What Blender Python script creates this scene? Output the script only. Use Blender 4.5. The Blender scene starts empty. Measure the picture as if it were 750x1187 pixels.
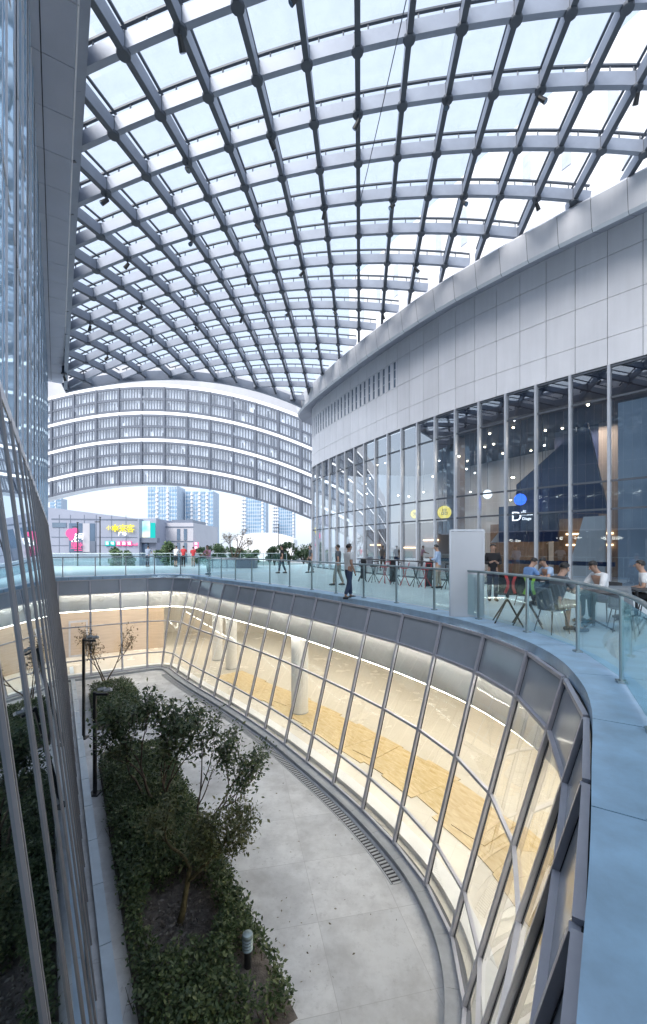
import bpy, bmesh, math, random
import numpy as np
from mathutils import Vector, Matrix
from mathutils.geometry import tessellate_polygon

random.seed(7)
R = math.radians
scene = bpy.context.scene
COL = scene.collection
CAM_Z = 1.65
FLOOR = -5.0
AX = Vector((-0.5145, 0.8575, 0)).normalized()     # long axis of the sunken court
NX = Vector((0.8575, 0.5145, 0)).normalized()      # across it, towards the right-hand building

def W(q, p, z=0.0):
    v = AX * q + NX * p
    return Vector((v.x, v.y, z))

def to_qp(v):
    return AX.x * v.x + AX.y * v.y, NX.x * v.x + NX.y * v.y

# ------------------------------------------------------------------ materials
def new_mat(name):
    m = bpy.data.materials.new(name)
    m.use_nodes = True
    nt = m.node_tree
    for n in list(nt.nodes):
        nt.nodes.remove(n)
    out = nt.nodes.new('ShaderNodeOutputMaterial')
    return m, nt, out

def mat(name, color, rough=0.5, metal=0.0, vary=0.12, scale=3.0, bump=0.0, bscale=30.0, spec=0.5, coat=0.0, color2=None, detail=5, rvary=0.0, island=0.0, streak=0.0):
    m, nt, out = new_mat(name)
    b = nt.nodes.new('ShaderNodeBsdfPrincipled')
    b.inputs['Roughness'].default_value = rough
    b.inputs['Metallic'].default_value = metal
    b.inputs['Specular IOR Level'].default_value = spec
    if coat:
        b.inputs['Coat Weight'].default_value = coat
        b.inputs['Coat Roughness'].default_value = 0.08
    tc = nt.nodes.new('ShaderNodeTexCoord')
    no = nt.nodes.new('ShaderNodeTexNoise')
    no.inputs['Scale'].default_value = scale
    no.inputs['Detail'].default_value = detail
    no.inputs['Roughness'].default_value = 0.62
    nt.links.new(tc.outputs['Object'], no.inputs['Vector'])
    rp = nt.nodes.new('ShaderNodeValToRGB')
    c = color
    lo = color2 if color2 else tuple(max(0, x * (1 - vary)) for x in c)
    hi = c if color2 else tuple(min(1, x * (1 + vary * 0.6)) for x in c)
    rp.color_ramp.elements[0].position = 0.32
    rp.color_ramp.elements[1].position = 0.68
    rp.color_ramp.elements[0].color = (*lo, 1)
    rp.color_ramp.elements[1].color = (*hi, 1)
    nt.links.new(no.outputs['Fac'], rp.inputs['Fac'])
    col = rp.outputs['Color']
    def darken(src, fac_out, lo_, hi_):
        mr_ = nt.nodes.new('ShaderNodeMapRange'); mr_.inputs['To Min'].default_value = lo_; mr_.inputs['To Max'].default_value = hi_
        if src == 'streak': mr_.inputs['From Min'].default_value = 0.35; mr_.inputs['From Max'].default_value = 0.7
        nt.links.new(fac_out, mr_.inputs['Value'])
        mx_ = nt.nodes.new('ShaderNodeVectorMath'); mx_.operation = 'SCALE'
        nt.links.new(col, mx_.inputs[0]); nt.links.new(mr_.outputs['Result'], mx_.inputs['Scale'])
        return mx_.outputs[0]
    if island:
        ge = nt.nodes.new('ShaderNodeNewGeometry'); col = darken('island', ge.outputs['Random Per Island'], 1 - island, 1 + island * 0.5)
    if streak:
        mp_ = nt.nodes.new('ShaderNodeMapping'); mp_.inputs['Scale'].default_value = (2.6, 2.6, 0.22); nt.links.new(tc.outputs['Object'], mp_.inputs['Vector'])
        ns_ = nt.nodes.new('ShaderNodeTexNoise'); ns_.inputs['Scale'].default_value = 2.0; ns_.inputs['Detail'].default_value = 6; nt.links.new(mp_.outputs['Vector'], ns_.inputs['Vector'])
        col = darken('streak', ns_.outputs['Fac'], 1.0, 1 - streak)
    nt.links.new(col, b.inputs['Base Color'])
    if rvary:
        mr = nt.nodes.new('ShaderNodeMapRange')
        mr.inputs['To Min'].default_value = max(0, rough - rvary)
        mr.inputs['To Max'].default_value = min(1, rough + rvary)
        nt.links.new(no.outputs['Fac'], mr.inputs['Value'])
        nt.links.new(mr.outputs['Result'], b.inputs['Roughness'])
    if bump:
        n2 = nt.nodes.new('ShaderNodeTexNoise')
        n2.inputs['Scale'].default_value = bscale
        n2.inputs['Detail'].default_value = 4
        nt.links.new(tc.outputs['Object'], n2.inputs['Vector'])
        bp = nt.nodes.new('ShaderNodeBump')
        bp.inputs['Strength'].default_value = bump
        bp.inputs['Distance'].default_value = 0.02
        nt.links.new(n2.outputs['Fac'], bp.inputs['Height'])
        nt.links.new(bp.outputs['Normal'], b.inputs['Normal'])
    nt.links.new(b.outputs['BSDF'], out.inputs['Surface'])
    return m

def emis(name, color, strength):
    m, nt, out = new_mat(name)
    e = nt.nodes.new('ShaderNodeEmission')
    e.inputs['Color'].default_value = (*color, 1)
    e.inputs['Strength'].default_value = strength
    nt.links.new(e.outputs['Emission'], out.inputs['Surface'])
    return m

def glass(name, tint=(0.9, 0.96, 0.97), f0=0.06, power=4.0, rough=0.015, refl=(0.95, 0.98, 1.0), wave=0.0, wscale=0.6, frost=0.0, dirt=0.0, dirtcol=(0.7, 0.75, 0.78), fmax=0.95):
    """thin pane: see-through tint mixed with a mirror that grows towards grazing angles"""
    m, nt, out = new_mat(name)
    L = nt.links.new
    lw = nt.nodes.new('ShaderNodeLayerWeight'); lw.inputs['Blend'].default_value = 0.5
    pw = nt.nodes.new('ShaderNodeMath'); pw.operation = 'POWER'; pw.inputs[1].default_value = power
    L(lw.outputs['Facing'], pw.inputs[0])
    ma = nt.nodes.new('ShaderNodeMath'); ma.operation = 'MULTIPLY_ADD'
    ma.inputs[1].default_value = fmax - f0; ma.inputs[2].default_value = f0
    L(pw.outputs[0], ma.inputs[0])
    tr = nt.nodes.new('ShaderNodeBsdfTransparent'); tr.inputs['Color'].default_value = (*tint, 1)
    gl = nt.nodes.new('ShaderNodeBsdfGlossy'); gl.inputs['Color'].default_value = (*refl, 1); gl.inputs['Roughness'].default_value = rough
    mx = nt.nodes.new('ShaderNodeMixShader')
    L(ma.outputs[0], mx.inputs['Fac']); L(tr.outputs[0], mx.inputs[1]); L(gl.outputs[0], mx.inputs[2])
    res = mx
    tc = nt.nodes.new('ShaderNodeTexCoord')
    if wave:
        no = nt.nodes.new('ShaderNodeTexNoise'); no.inputs['Scale'].default_value = wscale; no.inputs['Detail'].default_value = 2
        L(tc.outputs['Object'], no.inputs['Vector'])
        bp = nt.nodes.new('ShaderNodeBump'); bp.inputs['Strength'].default_value = wave; bp.inputs['Distance'].default_value = 0.1
        L(no.outputs['Fac'], bp.inputs['Height']); L(bp.outputs['Normal'], gl.inputs['Normal'])
    if frost:
        df0 = nt.nodes.new('ShaderNodeBsdfDiffuse'); df0.inputs['Color'].default_value = (*dirtcol, 1)
        m0 = nt.nodes.new('ShaderNodeMixShader'); m0.inputs['Fac'].default_value = frost
        L(mx.outputs[0], m0.inputs[1]); L(df0.outputs[0], m0.inputs[2]); mx = m0; res = m0
    if dirt:
        n3 = nt.nodes.new('ShaderNodeTexNoise'); n3.inputs['Scale'].default_value = 2.2; n3.inputs['Detail'].default_value = 8
        L(tc.outputs['Object'], n3.inputs['Vector'])
        mr = nt.nodes.new('ShaderNodeMapRange'); mr.inputs['From Min'].default_value = 0.35; mr.inputs['From Max'].default_value = 0.75
        mr.inputs['To Max'].default_value = dirt
        L(n3.outputs['Fac'], mr.inputs['Value'])
        df = nt.nodes.new('ShaderNodeBsdfDiffuse'); df.inputs['Color'].default_value = (*dirtcol, 1)
        m2 = nt.nodes.new('ShaderNodeMixShader')
        L(mr.outputs['Result'], m2.inputs['Fac']); L(mx.outputs[0], m2.inputs[1]); L(df.outputs[0], m2.inputs[2])
        res = m2
    L(res.outputs[0], out.inputs['Surface'])
    return m

def tiles(name, c1, c2, mortar, size=(1.0, 1.0), gap=0.008, rough=0.5, rot=0.0, stain=0.25, stain_col=(0.2, 0.2, 0.2), offset=0.0, spec=0.5, bump=0.05, speck=0.0):
    m, nt, out = new_mat(name)
    L = nt.links.new
    b = nt.nodes.new('ShaderNodeBsdfPrincipled')
    b.inputs['Specular IOR Level'].default_value = spec
    tc = nt.nodes.new('ShaderNodeTexCoord')
    mp = nt.nodes.new('ShaderNodeMapping'); mp.inputs['Rotation'].default_value = (0, 0, rot)
    L(tc.outputs['Object'], mp.inputs['Vector'])
    br = nt.nodes.new('ShaderNodeTexBrick')
    br.offset = offset; br.squash = 1.0
    br.inputs['Scale'].default_value = 1.0
    br.inputs['Brick Width'].default_value = size[0]; br.inputs['Row Height'].default_value = size[1]
    br.inputs['Mortar Size'].default_value = gap; br.inputs['Mortar Smooth'].default_value = 0.1
    br.inputs['Color1'].default_value = (*c1, 1); br.inputs['Color2'].default_value = (*c2, 1); br.inputs['Mortar'].default_value = (*mortar, 1)
    L(mp.outputs['Vector'], br.inputs['Vector'])
    n1 = nt.nodes.new('ShaderNodeTexNoise'); n1.inputs['Scale'].default_value = 0.9; n1.inputs['Detail'].default_value = 10; n1.inputs['Roughness'].default_value = 0.68
    L(tc.outputs['Object'], n1.inputs['Vector'])
    mr = nt.nodes.new('ShaderNodeMapRange'); mr.inputs['From Min'].default_value = 0.42; mr.inputs['From Max'].default_value = 0.64; mr.inputs['To Max'].default_value = stain
    L(n1.outputs['Fac'], mr.inputs['Value'])
    mx = nt.nodes.new('ShaderNodeMix'); mx.data_type = 'RGBA'
    mx.inputs['B'].default_value = (*stain_col, 1)
    L(mr.outputs['Result'], mx.inputs['Factor']); L(br.outputs['Color'], mx.inputs['A'])
    col = mx.outputs['Result']
    if speck:
        vo = nt.nodes.new('ShaderNodeTexNoise'); vo.inputs['Scale'].default_value = 7.0; vo.inputs['Detail'].default_value = 12; vo.inputs['Roughness'].default_value = 0.8
        L(tc.outputs['Object'], vo.inputs['Vector'])
        m3 = nt.nodes.new('ShaderNodeMapRange'); m3.inputs['From Min'].default_value = 0.54; m3.inputs['From Max'].default_value = 0.66; m3.inputs['To Max'].default_value = speck
        L(vo.outputs['Fac'], m3.inputs['Value'])
        x3 = nt.nodes.new('ShaderNodeMix'); x3.data_type = 'RGBA'; x3.inputs['B'].default_value = (*stain_col, 1)
        L(m3.outputs['Result'], x3.inputs['Factor']); L(col, x3.inputs['A']); col = x3.outputs['Result']
    L(col, b.inputs['Base Color'])
    r2 = nt.nodes.new('ShaderNodeMapRange'); r2.inputs['To Min'].default_value = max(0.02, rough - 0.12); r2.inputs['To Max'].default_value = rough + 0.12
    L(n1.outputs['Fac'], r2.inputs['Value']); L(r2.outputs['Result'], b.inputs['Roughness'])
    if bump:
        bp = nt.nodes.new('ShaderNodeBump'); bp.inputs['Strength'].default_value = bump; bp.inputs['Distance'].default_value = 0.01
        L(n1.outputs['Fac'], bp.inputs['Height']); L(bp.outputs['Normal'], b.inputs['Normal'])
    L(b.outputs['BSDF'], out.inputs['Surface'])
    return m

def leafmat(name, a, b_, c, transl=0.25):
    m, nt, out = new_mat(name)
    L = nt.links.new
    oi = nt.nodes.new('ShaderNodeNewGeometry')
    rp = nt.nodes.new('ShaderNodeValToRGB')
    rp.color_ramp.elements[0].color = (*a, 1); rp.color_ramp.elements[1].color = (*c, 1)
    e = rp.color_ramp.elements.new(0.55); e.color = (*b_, 1)
    L(oi.outputs['Random Per Island'], rp.inputs['Fac'])
    p = nt.nodes.new('ShaderNodeBsdfPrincipled'); p.inputs['Roughness'].default_value = 0.42
    L(rp.outputs['Color'], p.inputs['Base Color'])
    t = nt.nodes.new('ShaderNodeBsdfTranslucent'); L(rp.outputs['Color'], t.inputs['Color'])
    mx = nt.nodes.new('ShaderNodeMixShader'); mx.inputs['Fac'].default_value = transl
    L(p.outputs[0], mx.inputs[1]); L(t.outputs[0], mx.inputs[2]); L(mx.outputs[0], out.inputs['Surface'])
    return m

def wood(name, a, b_, scale=(1, 12, 1), rough=0.5):
    m, nt, out = new_mat(name)
    L = nt.links.new
    tc = nt.nodes.new('ShaderNodeTexCoord')
    mp = nt.nodes.new('ShaderNodeMapping'); mp.inputs['Scale'].default_value = scale
    L(tc.outputs['Object'], mp.inputs['Vector'])
    no = nt.nodes.new('ShaderNodeTexNoise'); no.inputs['Scale'].default_value = 1.6; no.inputs['Detail'].default_value = 8; no.inputs['Distortion'].default_value = 0.6
    L(mp.outputs['Vector'], no.inputs['Vector'])
    rp = nt.nodes.new('ShaderNodeValToRGB'); rp.color_ramp.elements[0].position = 0.3; rp.color_ramp.elements[1].position = 0.7
    rp.color_ramp.elements[0].color = (*a, 1); rp.color_ramp.elements[1].color = (*b_, 1)
    L(no.outputs['Fac'], rp.inputs['Fac'])
    p = nt.nodes.new('ShaderNodeBsdfPrincipled'); p.inputs['Roughness'].default_value = rough
    L(rp.outputs['Color'], p.inputs['Base Color']); L(p.outputs[0], out.inputs['Surface'])
    return m

M = {}
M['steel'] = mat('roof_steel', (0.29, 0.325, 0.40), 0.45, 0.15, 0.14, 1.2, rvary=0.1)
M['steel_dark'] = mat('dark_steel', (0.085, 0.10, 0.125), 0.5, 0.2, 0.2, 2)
M['mullion'] = mat('aluminium', (0.62, 0.62, 0.68), 0.40, 0.10, 0.10, 2.5, rvary=0.08)
M['mullion_bright'] = mat('bright_aluminium', (0.66, 0.68, 0.73), 0.3, 0.5, 0.08, 2.5)
M['gasket'] = mat('black_gasket', (0.02, 0.02, 0.025), 0.6)
M['cap'] = mat('coated_cap_metal', (0.47, 0.655, 0.83), 0.60, 0.10, 0.20, 2.6, rvary=0.2, bump=0.05, bscale=2.5, detail=12)
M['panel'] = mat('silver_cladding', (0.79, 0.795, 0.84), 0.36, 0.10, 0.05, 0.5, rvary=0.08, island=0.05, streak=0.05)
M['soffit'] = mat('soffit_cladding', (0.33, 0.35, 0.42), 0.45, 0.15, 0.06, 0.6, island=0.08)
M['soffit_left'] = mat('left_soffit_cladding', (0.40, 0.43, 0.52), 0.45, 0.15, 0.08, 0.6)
M['joint'] = mat('dark_joint', (0.06, 0.065, 0.08), 0.7)
M['roof_glass'] = glass('roof_glass', (0.945, 0.965, 0.99), 0.05, 4.5, 0.02, dirt=0.10, dirtcol=(0.75, 0.8, 0.85), fmax=0.6)
M['pane'] = glass('facade_glass', (0.60, 0.69, 0.77), 0.18, 1.25, 0.01, wave=0.012, wscale=0.5, fmax=0.92)
M['pane_court'] = glass('court_glass', (0.93, 0.955, 0.94), 0.08, 3.0, 0.01, wave=0.012, fmax=0.75)
M['pane_left'] = glass('left_glass', (0.30, 0.38, 0.42), 0.22, 1.8, 0.012, refl=(0.80, 0.90, 0.98), wave=0.02, wscale=0.7, fmax=0.92)
M['pane_upper'] = glass('upper_left_glass', (0.30, 0.42, 0.52), 0.50, 1.2, 0.04, refl=(0.66, 0.84, 1.0), wave=0.06, wscale=0.9, frost=0.42, dirtcol=(0.46, 0.62, 0.78), fmax=0.92)
M['rail_glass'] = glass('railing_glass', (0.87, 0.955, 0.955), 0.06, 3.2, 0.01, refl=(0.85, 0.98, 1.0), fmax=0.7)
M['spandrel'] = mat('spandrel_glass', (0.46, 0.50, 0.56), 0.12, 0.0, 0.10, 0.8, spec=0.9)
M['rail_steel'] = mat('railing_steel', (0.36, 0.44, 0.46), 0.35, 0.55, 0.10, 3)
M['deck'] = tiles('deck_tiles', (0.585, 0.68, 0.73), (0.62, 0.71, 0.755), (0.42, 0.50, 0.55), (1.2, 0.6), 0.008, 0.34, R(31), 0.22, (0.42, 0.50, 0.56))
M['court'] = tiles('court_paving', (0.66, 0.67, 0.69), (0.75, 0.755, 0.77), (0.50, 0.50, 0.51), (1.5, 1.5), 0.005, 0.72, R(-12), 0.80, (0.44, 0.44, 0.45), speck=0.75)
M['ground'] = mat('city_ground', (0.24, 0.26, 0.27), 0.85, 0, 0.2, 0.05)
M['curb'] = mat('granite_kerb', (0.46, 0.48, 0.51), 0.5, 0, 0.12, 6, bump=0.05)
M['kerb_pale'] = mat('pale_kerb', (0.56, 0.66, 0.76), 0.4, 0.1, 0.1, 3)
M['soil'] = mat('planting_soil', (0.17, 0.15, 0.14), 0.95, 0, 0.5, 9, bump=0.9, bscale=40)
M['hedge_leaf'] = leafmat('hedge_leaves', (0.045, 0.080, 0.034), (0.085, 0.135, 0.052), (0.19, 0.23, 0.10))
M['shrub_leaf'] = leafmat('shrub_leaves', (0.048, 0.082, 0.040), (0.090, 0.135, 0.060), (0.20, 0.23, 0.11))
M['olive_leaf'] = leafmat('olive_leaves', (0.070, 0.090, 0.032), (0.12, 0.135, 0.05), (0.19, 0.19, 0.085))
M['autumn_leaf'] = leafmat('autumn_leaves', (0.10, 0.075, 0.04), (0.17, 0.11, 0.06), (0.16, 0.15, 0.07))
M['far_leaf'] = leafmat('far_leaves', (0.05, 0.10, 0.06), (0.10, 0.17, 0.08), (0.20, 0.28, 0.14))
M['far_leaf_dark'] = leafmat('far_dark_leaves', (0.03, 0.07, 0.04), (0.06, 0.11, 0.055), (0.12, 0.17, 0.08))
M['litter_dark'] = leafmat('fallen_leaf', (0.10, 0.08, 0.05), (0.20, 0.17, 0.12), (0.30, 0.28, 0.24), 0.1)
M['bark'] = mat('bark', (0.13, 0.10, 0.075), 0.9, 0, 0.4, 14, bump=0.4)
M['bark_mossy'] = mat('mossy_bark', (0.14, 0.115, 0.055), 0.9, 0, 0.4, 14, bump=0.4)
M['lamp_black'] = mat('lamp_dark_paint', (0.035, 0.037, 0.04), 0.45, 0.2, 0.2)
M['white_paint'] = mat('white_paint', (0.78, 0.79, 0.80), 0.4, 0, 0.05, 2)
M['cream'] = mat('cream_plaster', (0.74, 0.69, 0.60), 0.6, 0, 0.06, 0.8)
M['bulkhead'] = mat('bulkhead_plaster', (0.84, 0.81, 0.76), 0.6, 0, 0.05, 0.8)
M['in_floor'] = tiles('pale_interior_floor', (0.72, 0.68, 0.60), (0.74, 0.70, 0.62), (0.58, 0.54, 0.48), (0.8, 0.8), 0.004, 0.25, R(31), 0.22, (0.60, 0.55, 0.48))
M['ply'] = wood('plywood', (0.56, 0.40, 0.17), (0.76, 0.63, 0.40), (1.5, 7, 1))
M['oak'] = wood('oak_panelling', (0.56, 0.43, 0.31), (0.66, 0.52, 0.39), (0.6, 0.6, 9))
M['led'] = emis('warm_led', (1.0, 0.93, 0.82), 7.0)
M['bulkhead_fill_glow'] = emis('bulkhead_fill_glow', (1.0, 0.94, 0.84), 13.0)  # added fill glow for the unseen strip facing the bulkhead
M['lamp_warm'] = emis('warm_downlight', (1.0, 0.78, 0.5), 14.0)
M['lamp_white'] = emis('white_downlight', (1.0, 0.95, 0.88), 9.0)
M['band_lit'] = emis('lit_ribbon_window', (0.93, 0.96, 1.0), 0.8)
M['pale_slit'] = mat('pale_slit_glass', (0.56, 0.60, 0.66), 0.3)
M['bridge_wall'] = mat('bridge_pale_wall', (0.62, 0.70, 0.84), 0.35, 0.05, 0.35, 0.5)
_m = M['bridge_wall'].node_tree; _b = [n for n in _m.nodes if n.type == 'BSDF_PRINCIPLED'][0]      # glow added to the wall material to brighten the gaps between slats
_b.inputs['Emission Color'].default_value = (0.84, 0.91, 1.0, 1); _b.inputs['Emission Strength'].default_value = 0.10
M['bridge_top'] = mat('bridge_top_mesh', (0.46, 0.47, 0.51), 0.4, 0.1, 0.1, 0.5)
M['bridge_rail'] = mat('bridge_rail_metal', (0.12, 0.14, 0.185), 0.45, 0.2, 0.15, 0.6)
M['bridge_slat'] = mat('bridge_slat_metal', (0.12, 0.145, 0.19), 0.45, 0.2, 0.25, 0.8)
M['dark_blue'] = mat('navy_wall', (0.018, 0.032, 0.11), 0.5, 0, 0.2, 1)
M['blue_arch'] = mat('royal_blue_panel', (0.022, 0.038, 0.11), 0.45, 0, 0.1, 1)
M['navy_ceiling'] = mat('navy_ceiling', (0.012, 0.018, 0.05), 0.7, 0, 0.2, 1)
M['brown_wall'] = mat('shop_brown_wall', (0.26, 0.17, 0.11), 0.6, 0, 0.3, 1.5)
M['beige_wall'] = mat('shop_beige_wall', (0.30, 0.24, 0.21), 0.6, 0, 0.15, 1)
M['dim_floor'] = tiles('cafe_floor', (0.34, 0.33, 0.33), (0.37, 0.36, 0.36), (0.2, 0.2, 0.2), (0.8, 0.8), 0.005, 0.25, R(31))
M['left_mullion'] = mat('grey_bronze_aluminium', (0.29, 0.28, 0.295), 0.42, 0.15, 0.12, 2.5)
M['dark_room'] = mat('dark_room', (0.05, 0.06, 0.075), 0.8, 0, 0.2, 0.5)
M['yellow_sign'] = emis('yellow_sign', (0.95, 0.74, 0.12), 0.6)
M['blue_sign'] = emis('blue_sign', (0.03, 0.12, 0.85), 1.2)
M['white_sign'] = emis('white_sign', (0.95, 0.97, 1.0), 1.0)
M['orange_light'] = emis('shelf_light', (1.0, 0.62, 0.32), 2.2)
M['skin'] = mat('skin', (0.42, 0.26, 0.19), 0.5, 0, 0.06, 8)
M['hair'] = mat('black_hair', (0.012, 0.011, 0.011), 0.5, 0, 0.2, 40)
M['shoe'] = mat('dark_shoe', (0.03, 0.03, 0.035), 0.5)
M['shoe_white'] = mat('white_shoe', (0.6, 0.6, 0.62), 0.5)
def cloth(name, c): return mat(name, c, 0.85, 0, 0.12, 12, bump=0.2, bscale=25)
M['c_white'] = cloth('white_cotton', (0.68, 0.70, 0.72)); M['c_jeans'] = cloth('blue_denim', (0.045, 0.07, 0.13))
M['c_black'] = cloth('black_cotton', (0.018, 0.018, 0.022)); M['c_grey'] = cloth('grey_cotton', (0.10, 0.12, 0.14))
M['c_paleblue'] = cloth('pale_blue_shirt', (0.36, 0.48, 0.66)); M['c_blue'] = cloth('blue_shirt', (0.14, 0.26, 0.50))
M['c_red'] = cloth('red_shirt', (0.52, 0.05, 0.06)); M['c_pink'] = cloth('pink_shirt', (0.62, 0.30, 0.42))
M['c_khaki'] = cloth('khaki_shorts', (0.34, 0.30, 0.25)); M['c_navy'] = cloth('navy_trousers', (0.03, 0.035, 0.06))
M['c_check'] = cloth('grey_blue_shirt', (0.26, 0.31, 0.40))
M['chair_black'] = mat('black_plastic', (0.022, 0.023, 0.027), 0.45)
M['chair_grey'] = mat('grey_plastic', (0.15, 0.18, 0.21), 0.45)
M['strap_red'] = mat('red_strap', (0.75, 0.07, 0.07), 0.45); M['strap_green'] = mat('green_strap', (0.32, 0.62, 0.05), 0.45)
M['stool_red'] = mat('red_stool', (0.36, 0.05, 0.06), 0.45)
M['counter_navy'] = mat('navy_counter', (0.02, 0.035, 0.09), 0.4)
M['board'] = mat('white_board', (0.70, 0.715, 0.75), 0.32, 0, 0.04, 1)
M['mall_wall'] = mat('mall_cladding', (0.34, 0.37, 0.46), 0.5, 0, 0.08, 0.15)
M['mall_pale'] = mat('mall_pale_cladding', (0.50, 0.50, 0.55), 0.5, 0, 0.06, 0.2)
M['mall_dark'] = mat('mall_dark_trim', (0.16, 0.19, 0.25), 0.4, 0, 0.1, 0.3)
M['mall_glass'] = mat('mall_glass', (0.16, 0.23, 0.32), 0.1, 0.3, 0.25, 0.12, spec=0.9)
M['teal_sign'] = emis('teal_sign', (0.02, 0.42, 0.40), 0.6); M['pink_sign'] = emis('pink_sign', (0.85, 0.12, 0.32), 0.6)
M['sign_yellow_flat'] = emis('yellow_letters', (0.95, 0.78, 0.05), 0.6)
M['tower_wall'] = mat('tower_render', (0.46, 0.54, 0.64), 0.6, 0, 0.06, 0.05)
M['tower_glass'] = mat('tower_glass', (0.22, 0.36, 0.52), 0.2, 0.1, 0.35, 0.12, spec=0.8)
M['white_tower'] = mat('white_tower_render', (0.80, 0.80, 0.82), 0.6, 0, 0.04, 0.2)

# ------------------------------------------------------------------ mesh building
class MB:
    def __init__(self):
        self.v = []; self.f = []; self.m = []
    def add(self, vs, fs, mi=0):
        o = len(self.v)
        self.v.extend([tuple(x) for x in vs])
        for f in fs:
            self.f.append([i + o for i in f]); self.m.append(mi)
        return self
    def hexa(self, p, mi=0):
        # p: 4 bottom ccw, 4 top ccw
        return self.add(p, [(3, 2, 1, 0), (4, 5, 6, 7), (0, 1, 5, 4), (1, 2, 6, 5), (2, 3, 7, 6), (3, 0, 4, 7)], mi)
    def obox(self, c, ax, ay, az, mi=0):
        c = Vector(c); ax = Vector(ax); ay = Vector(ay); az = Vector(az)
        p = [c - ax - ay - az, c + ax - ay - az, c + ax + ay - az, c - ax + ay - az,
             c - ax - ay + az, c + ax - ay + az, c + ax + ay + az, c - ax + ay + az]
        return self.hexa(p, mi)
    def box(self, c, s, rz=0.0, mi=0):
        x = Vector((math.cos(rz), math.sin(rz), 0)); y = Vector((-math.sin(rz), math.cos(rz), 0))
        return self.obox(c, x * s[0] / 2, y * s[1] / 2, Vector((0, 0, s[2] / 2)), mi)
    def bar(self, p0, p1, w, h, up=None, mi=0):
        p0 = Vector(p0); p1 = Vector(p1); d = (p1 - p0)
        if d.length < 1e-6: return self
        t = d.normalized()
        up = Vector(up) if up is not None else Vector((0, 0, 1))
        s = t.cross(up)
        if s.length < 1e-4: s = t.cross(Vector((1, 0, 0)))
        s.normalize(); u = s.cross(t).normalized()
        return self.obox((p0 + p1) / 2, s * w / 2, d / 2, u * h / 2, mi)
    def sweep(self, pts, w, h, ups=None, mi=0, closed=False):
        n = len(pts); rings = []
        pts = [Vector(p) for p in pts]
        for i, p in enumerate(pts):
            a = pts[max(0, i - 1)]; b = pts[min(n - 1, i + 1)]
            t = (b - a).normalized()
            up = Vector(ups[i]) if ups else Vector((0, 0, 1))
            s = t.cross(up).normalized(); u = s.cross(t).normalized()
            rings.append([p - s * w / 2 - u * h / 2, p + s * w / 2 - u * h / 2, p + s * w / 2 + u * h / 2, p - s * w / 2 + u * h / 2])
        vs = [x for r in rings for x in r]; fs = [(3, 2, 1, 0)]
        for i in range(n - 1):
            for k in range(4):
                fs.append((i * 4 + k, i * 4 + (k + 1) % 4, (i + 1) * 4 + (k + 1) % 4, (i + 1) * 4 + k))
        fs.append(tuple((n - 1) * 4 + k for k in range(4)))
        return self.add(vs, fs, mi)
    def tube(self, pts, r, n=8, mi=0, cap=True):
        pts = [Vector(p) for p in pts]; N = len(pts)
        rs = r if isinstance(r, (list, tuple)) else [r] * N
        vs = []; fs = []; prev = None
        for i, p in enumerate(pts):
            t = (pts[min(N - 1, i + 1)] - pts[max(0, i - 1)])
            t = t.normalized() if t.length > 1e-9 else Vector((0, 0, 1))
            if prev is None:
                s = t.cross(Vector((0, 0, 1)))
                if s.length < 1e-3: s = t.cross(Vector((1, 0, 0)))
            else:
                s = prev - t * prev.dot(t)
            s.normalize(); prev = s; u = t.cross(s)
            for k in range(n):
                a = 2 * math.pi * k / n
                vs.append(p + (s * math.cos(a) + u * math.sin(a)) * rs[i])
        for i in range(N - 1):
            for k in range(n):
                fs.append((i * n + k, i * n + (k + 1) % n, (i + 1) * n + (k + 1) % n, (i + 1) * n + k))
        if cap:
            fs.append(tuple(reversed(range(n)))); fs.append(tuple((N - 1) * n + k for k in range(n)))
        return self.add(vs, fs, mi)
    def lathe(self, prof, c=(0, 0, 0), n=16, mi=0):
        c = Vector(c); vs = []; fs = []; N = len(prof)
        for r, z in prof:
            for k in range(n):
                a = 2 * math.pi * k / n
                vs.append(c + Vector((r * math.cos(a), r * math.sin(a), z)))
        for i in range(N - 1):
            for k in range(n):
                fs.append((i * n + k, i * n + (k + 1) % n, (i + 1) * n + (k + 1) % n, (i + 1) * n + k))
        fs.append(tuple(reversed(range(n)))); fs.append(tuple((N - 1) * n + k for k in range(n)))
        return self.add(vs, fs, mi)
    def ball(self, c, r, n=10, sc=(1, 1, 1), mi=0):
        prof = []
        for i in range(n + 1):
            a = -math.pi / 2 + math.pi * i / n
            prof.append((max(1e-4, math.cos(a) * r), math.sin(a) * r))
        o = len(self.v); self.lathe(prof, (0, 0, 0), n * 2, mi)
        for i in range(o, len(self.v)):
            x, y, z = self.v[i]; self.v[i] = (c[0] + x * sc[0], c[1] + y * sc[1], c[2] + z * sc[2])
        return self
    def prism(self, poly, z0, z1, mi=0):
        n = len(poly)
        tri = tessellate_polygon([[Vector((p[0], p[1], 0)) for p in poly]])
        vs = [(p[0], p[1], z0) for p in poly] + [(p[0], p[1], z1) for p in poly]
        fs = []
        for a, b, c in tri:
            va, vb, vc = [Vector((poly[i][0], poly[i][1], 0)) for i in (a, b, c)]
            if (vb - va).cross(vc - va).z < 0: a, b, c = a, c, b
            fs.append((a + n, b + n, c + n)); fs.append((c, b, a))
        for i in range(n):
            j = (i + 1) % n
            fs.append((i, j, j + n, i + n))
        return self.add(vs, fs, mi)
    def quad(self, a, b, c, d, mi=0):
        return self.add([a, b, c, d], [(0, 1, 2, 3)], mi)
    def ribbon(self, A, B, mi=0):
        n = len(A); vs = list(A) + list(B)
        return self.add(vs, [(i, i + 1, n + i + 1, n + i) for i in range(n - 1)], mi)
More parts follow.
